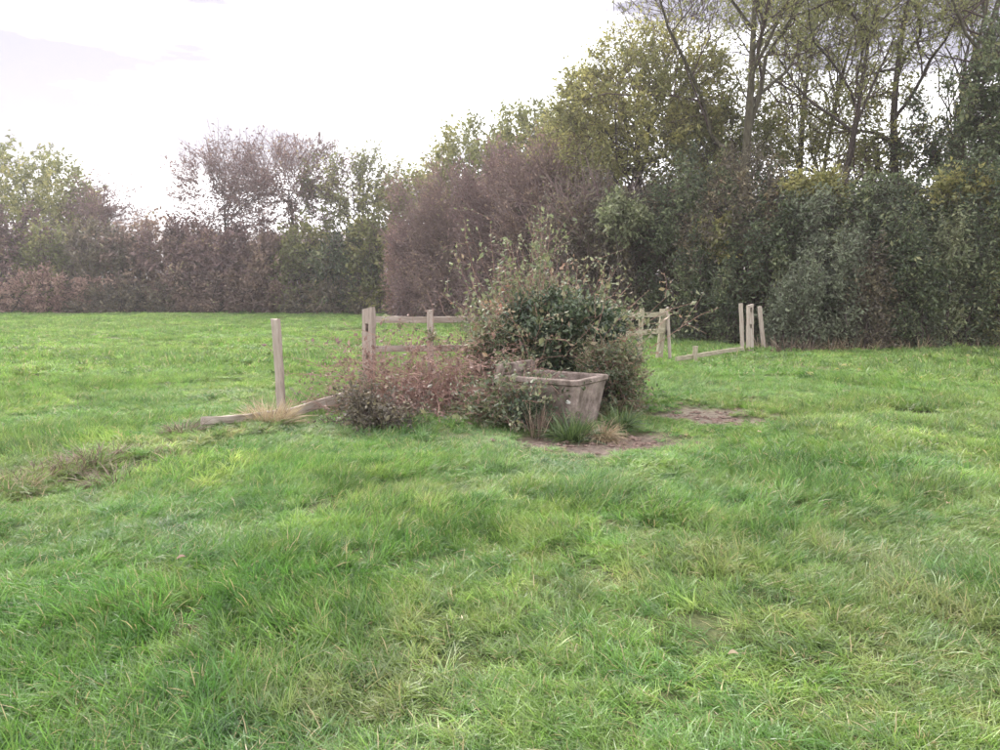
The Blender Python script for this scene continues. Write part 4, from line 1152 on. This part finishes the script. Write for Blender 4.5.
def grass_points():
    rng = np.random.default_rng(42)
    half = R(48)
    hp = np.array([gnd(-200, 309)[:2], gnd(0, 309)[:2], gnd(385, 311)[:2], gnd(480, 316)[:2], gnd(600, 330)[:2], gnd(690, 339)[:2], gnd(770, 345)[:2], gnd(1000, 347)[:2], gnd(1300, 347)[:2]])
    hang, hr = np.arctan2(hp[:, 0], hp[:, 1]), np.hypot(hp[:, 0], hp[:, 1])
    ca, sa = math.cos(-TANG), math.sin(-TANG)
    X, Y, I = [], [], []
    def ring(r0, r1, dens, lo, cnt, margin, sel):
        n = int(half * (r1 * r1 - r0 * r0) * dens)
        r = np.sqrt(rng.uniform(r0 * r0, r1 * r1, n))
        a = rng.uniform(-half, half, n)
        x, y = r * np.sin(a), r * np.cos(a)
        md = np.zeros(n)
        for q in range(8):
            md = np.maximum(md, mud_mask(x + margin * math.cos(q * 0.785), y + margin * math.sin(q * 0.785)))
        lx, ly = (x - TC[0]) * ca - (y - TC[1]) * sa, (x - TC[0]) * sa + (y - TC[1]) * ca
        tr_ = (np.abs(lx) < 0.40 + margin) & (np.abs(ly) < 0.54 + margin)
        fine = (md > 0.08) | tr_
        if sel == 'coarse':
            k = ~fine
        else:
            k = fine & (rng.random(n) > mud_mask(x, y) * 1.2) & ~((np.abs(lx) < 0.40) & (np.abs(ly) < 0.54))
        k &= r < np.interp(a, hang, hr) + 0.4
        X.append(x[k]); Y.append(y[k]); I.append(lo + rng.integers(0, cnt, k.sum()))
    ring(0.6, 7.0, 30, 4, 7, 0.25, 'coarse')
    ring(6.6, 16.0, 12, 11, 6, 0.42, 'coarse')
    ring(15.3, 70.0, 1.7, 17, 5, 1.0, 'coarse')
    ring(5.0, 7.0, 420, 0, 4, 0.27, 'fine')
    ring(7.0, 16.0, 330, 0, 4, 0.45, 'fine')
    x, y, idx = np.concatenate(X), np.concatenate(Y), np.concatenate(I)
    n = len(x)
    r, a = np.hypot(x, y), np.arctan2(x, y)
    lim = np.interp(a, hang, hr)
    big = fbm(x * 0.28, y * 0.28, 21, 3)
    mid = fbm(x * 1.1, y * 1.1, 23, 3)
    hgt = 0.62 + 0.75 * sstep(0.28, 0.75, mid)
    green = np.array([0.118, 0.26, 0.046]); yell = np.array([0.235, 0.365, 0.075]); deep = np.array([0.085, 0.18, 0.033])
    stw = np.array([0.40, 0.33, 0.17]); blu = np.array([0.125, 0.25, 0.075])
    c = np.tile(green, (n, 1))
    def mixc(c, col, f):
        return c * (1 - f[:, None]) + col * f[:, None]
    c = mixc(c, yell, sstep(0.36, 0.72, big * 0.6 + rng.random(n) * 0.4))
    c = mixc(c, blu, 0.6 * sstep(0.5, 0.75, fbm(x * 0.5, y * 0.5 + 40, 31, 3)))
    c = mixc(c, deep, 0.75 * sstep(0.50, 0.72, mid * 0.8 + rng.random(n) * 0.2))
    sp = sstep(0.50, 0.72, fbm(x * 0.75 + 9, y * 0.75, 27, 4) * 0.8 + rng.random(n) * 0.24) * np.interp(r, [0, 6, 12, 60], [0.36, 0.24, 0.10, 0.04])
    sp = np.maximum(sp, 0.45 * ridge(x, y) * (fbm(x * 2.2, y * 2.2, 51, 2) > 0.5))
    sp = np.maximum(sp, 0.6 * sstep(1.6, 0.2, lim - r) * (rng.random(n) < 0.6) * (a > 0.2))
    c = mixc(c, stw, sp)
    hgt = hgt * (1 - 0.35 * sp)
    for (mc, ma, mb, mt_) in MUD:      # trodden short round the bare patches
        hgt = hgt * (1 - 0.5 * np.exp(-(np.hypot(x - mc[0], y - mc[1] + 0.3) / (ma * 1.1)) ** 2))
    c = mixc(c, yell * 1.1, 0.5 * sstep(7, 20, r) * (0.6 + 0.4 * big))
    c *= rng.uniform(0.75, 1.2, (n, 1))
    flow = fbm(x * 0.4, y * 0.4, 35, 2) * 4 * np.pi
    rot = np.column_stack([rng.normal(size=n) * 0.05, rng.normal(size=n) * 0.05, flow + rng.normal(size=n) * 0.7])
    s_ = rng.uniform(0.8, 1.2, n)
    scl = np.column_stack([s_, s_, s_ * hgt])
    me = mesh_np('grass', np.column_stack([x, y, gz(x, y) - 0.005]), [])
    at_ = me.attributes.new('idx', 'INT', 'POINT'); at_.data.foreach_set('value', idx.astype(np.int32))
    at_ = me.attributes.new('rot', 'FLOAT_VECTOR', 'POINT'); at_.data.foreach_set('vector', rot.astype(np.float32).ravel())
    at_ = me.attributes.new('scl', 'FLOAT_VECTOR', 'POINT'); at_.data.foreach_set('vector', scl.astype(np.float32).ravel())
    at_ = me.attributes.new('gcol', 'FLOAT_COLOR', 'POINT'); at_.data.foreach_set('color', np.column_stack([c, np.ones(n)]).astype(np.float32).ravel())
    print('grass patches', n)
    return me
gme = grass_points()
gob = obj('grass', gme, kind='stuff', label='shaggy green pasture grass with yellow and straw patches', category='grass')
ng = bpy.data.node_groups.new('grass_scatter', 'GeometryNodeTree')
ng.interface.new_socket('Geometry', in_out='INPUT', socket_type='NodeSocketGeometry')
ng.interface.new_socket('Geometry', in_out='OUTPUT', socket_type='NodeSocketGeometry')
gi, go = ng.nodes.new('NodeGroupInput'), ng.nodes.new('NodeGroupOutput')
ci = ng.nodes.new('GeometryNodeCollectionInfo')
ci.inputs['Collection'].default_value = tufts
ci.inputs['Separate Children'].default_value = True
ci.inputs['Reset Children'].default_value = True
ip = ng.nodes.new('GeometryNodeInstanceOnPoints')
ip.inputs['Pick Instance'].default_value = True
def named(nm, ty):
    n = ng.nodes.new('GeometryNodeInputNamedAttribute')
    n.data_type = ty
    n.inputs['Name'].default_value = nm
    return [s for s in n.outputs if s.enabled and s.name == 'Attribute'][0]
ng.links.new(gi.outputs[0], ip.inputs['Points'])
ng.links.new(ci.outputs[0], ip.inputs['Instance'])
ng.links.new(named('idx', 'INT'), ip.inputs['Instance Index'])
ng.links.new(named('rot', 'FLOAT_VECTOR'), ip.inputs['Rotation'])
ng.links.new(named('scl', 'FLOAT_VECTOR'), ip.inputs['Scale'])
ng.links.new(ip.outputs[0], go.inputs[0])
mod = gob.modifiers.new('scatter', 'NODES')
mod.node_group = ng
tri = 0
seen = set()
for o in scene.objects:
    if o.type == 'MESH' and o.data.name not in seen:
        seen.add(o.data.name)
        tri += sum(1 for _ in ()) or (len(o.data.loops) - 2 * len(o.data.polygons))
print('triangles', tri)

# ------------------------------------------------------------------ added air volume: imitates lens veiling glare, fades the far ridge
hm, ht = new_mat('veil_volume')
hv = node(ht, 'ShaderNodeVolumePrincipled')
hv.inputs['Color'].default_value = (0.93, 0.90, 0.95, 1)
hv.inputs['Density'].default_value = 0.0007
hv.inputs['Anisotropy'].default_value = 0.5
ho = node(ht, 'ShaderNodeOutputMaterial')
ht.links.new(hv.outputs[0], ho.inputs['Volume'])
hb = bmesh.new()
bmesh.ops.create_cube(hb, size=1.0)
for vv in hb.verts:
    vv.co = (vv.co.x * 3040, 1220 + vv.co.y * 2600, 24 + vv.co.z * 52)
hme = bpy.data.meshes.new('veil_haze'); hb.to_mesh(hme); hb.free()
hme.materials.append(hm)
obj('veil_haze', hme, kind='stuff', label='thin pale air volume added to imitate lens glare and fade the far ridge', category='veil_haze')
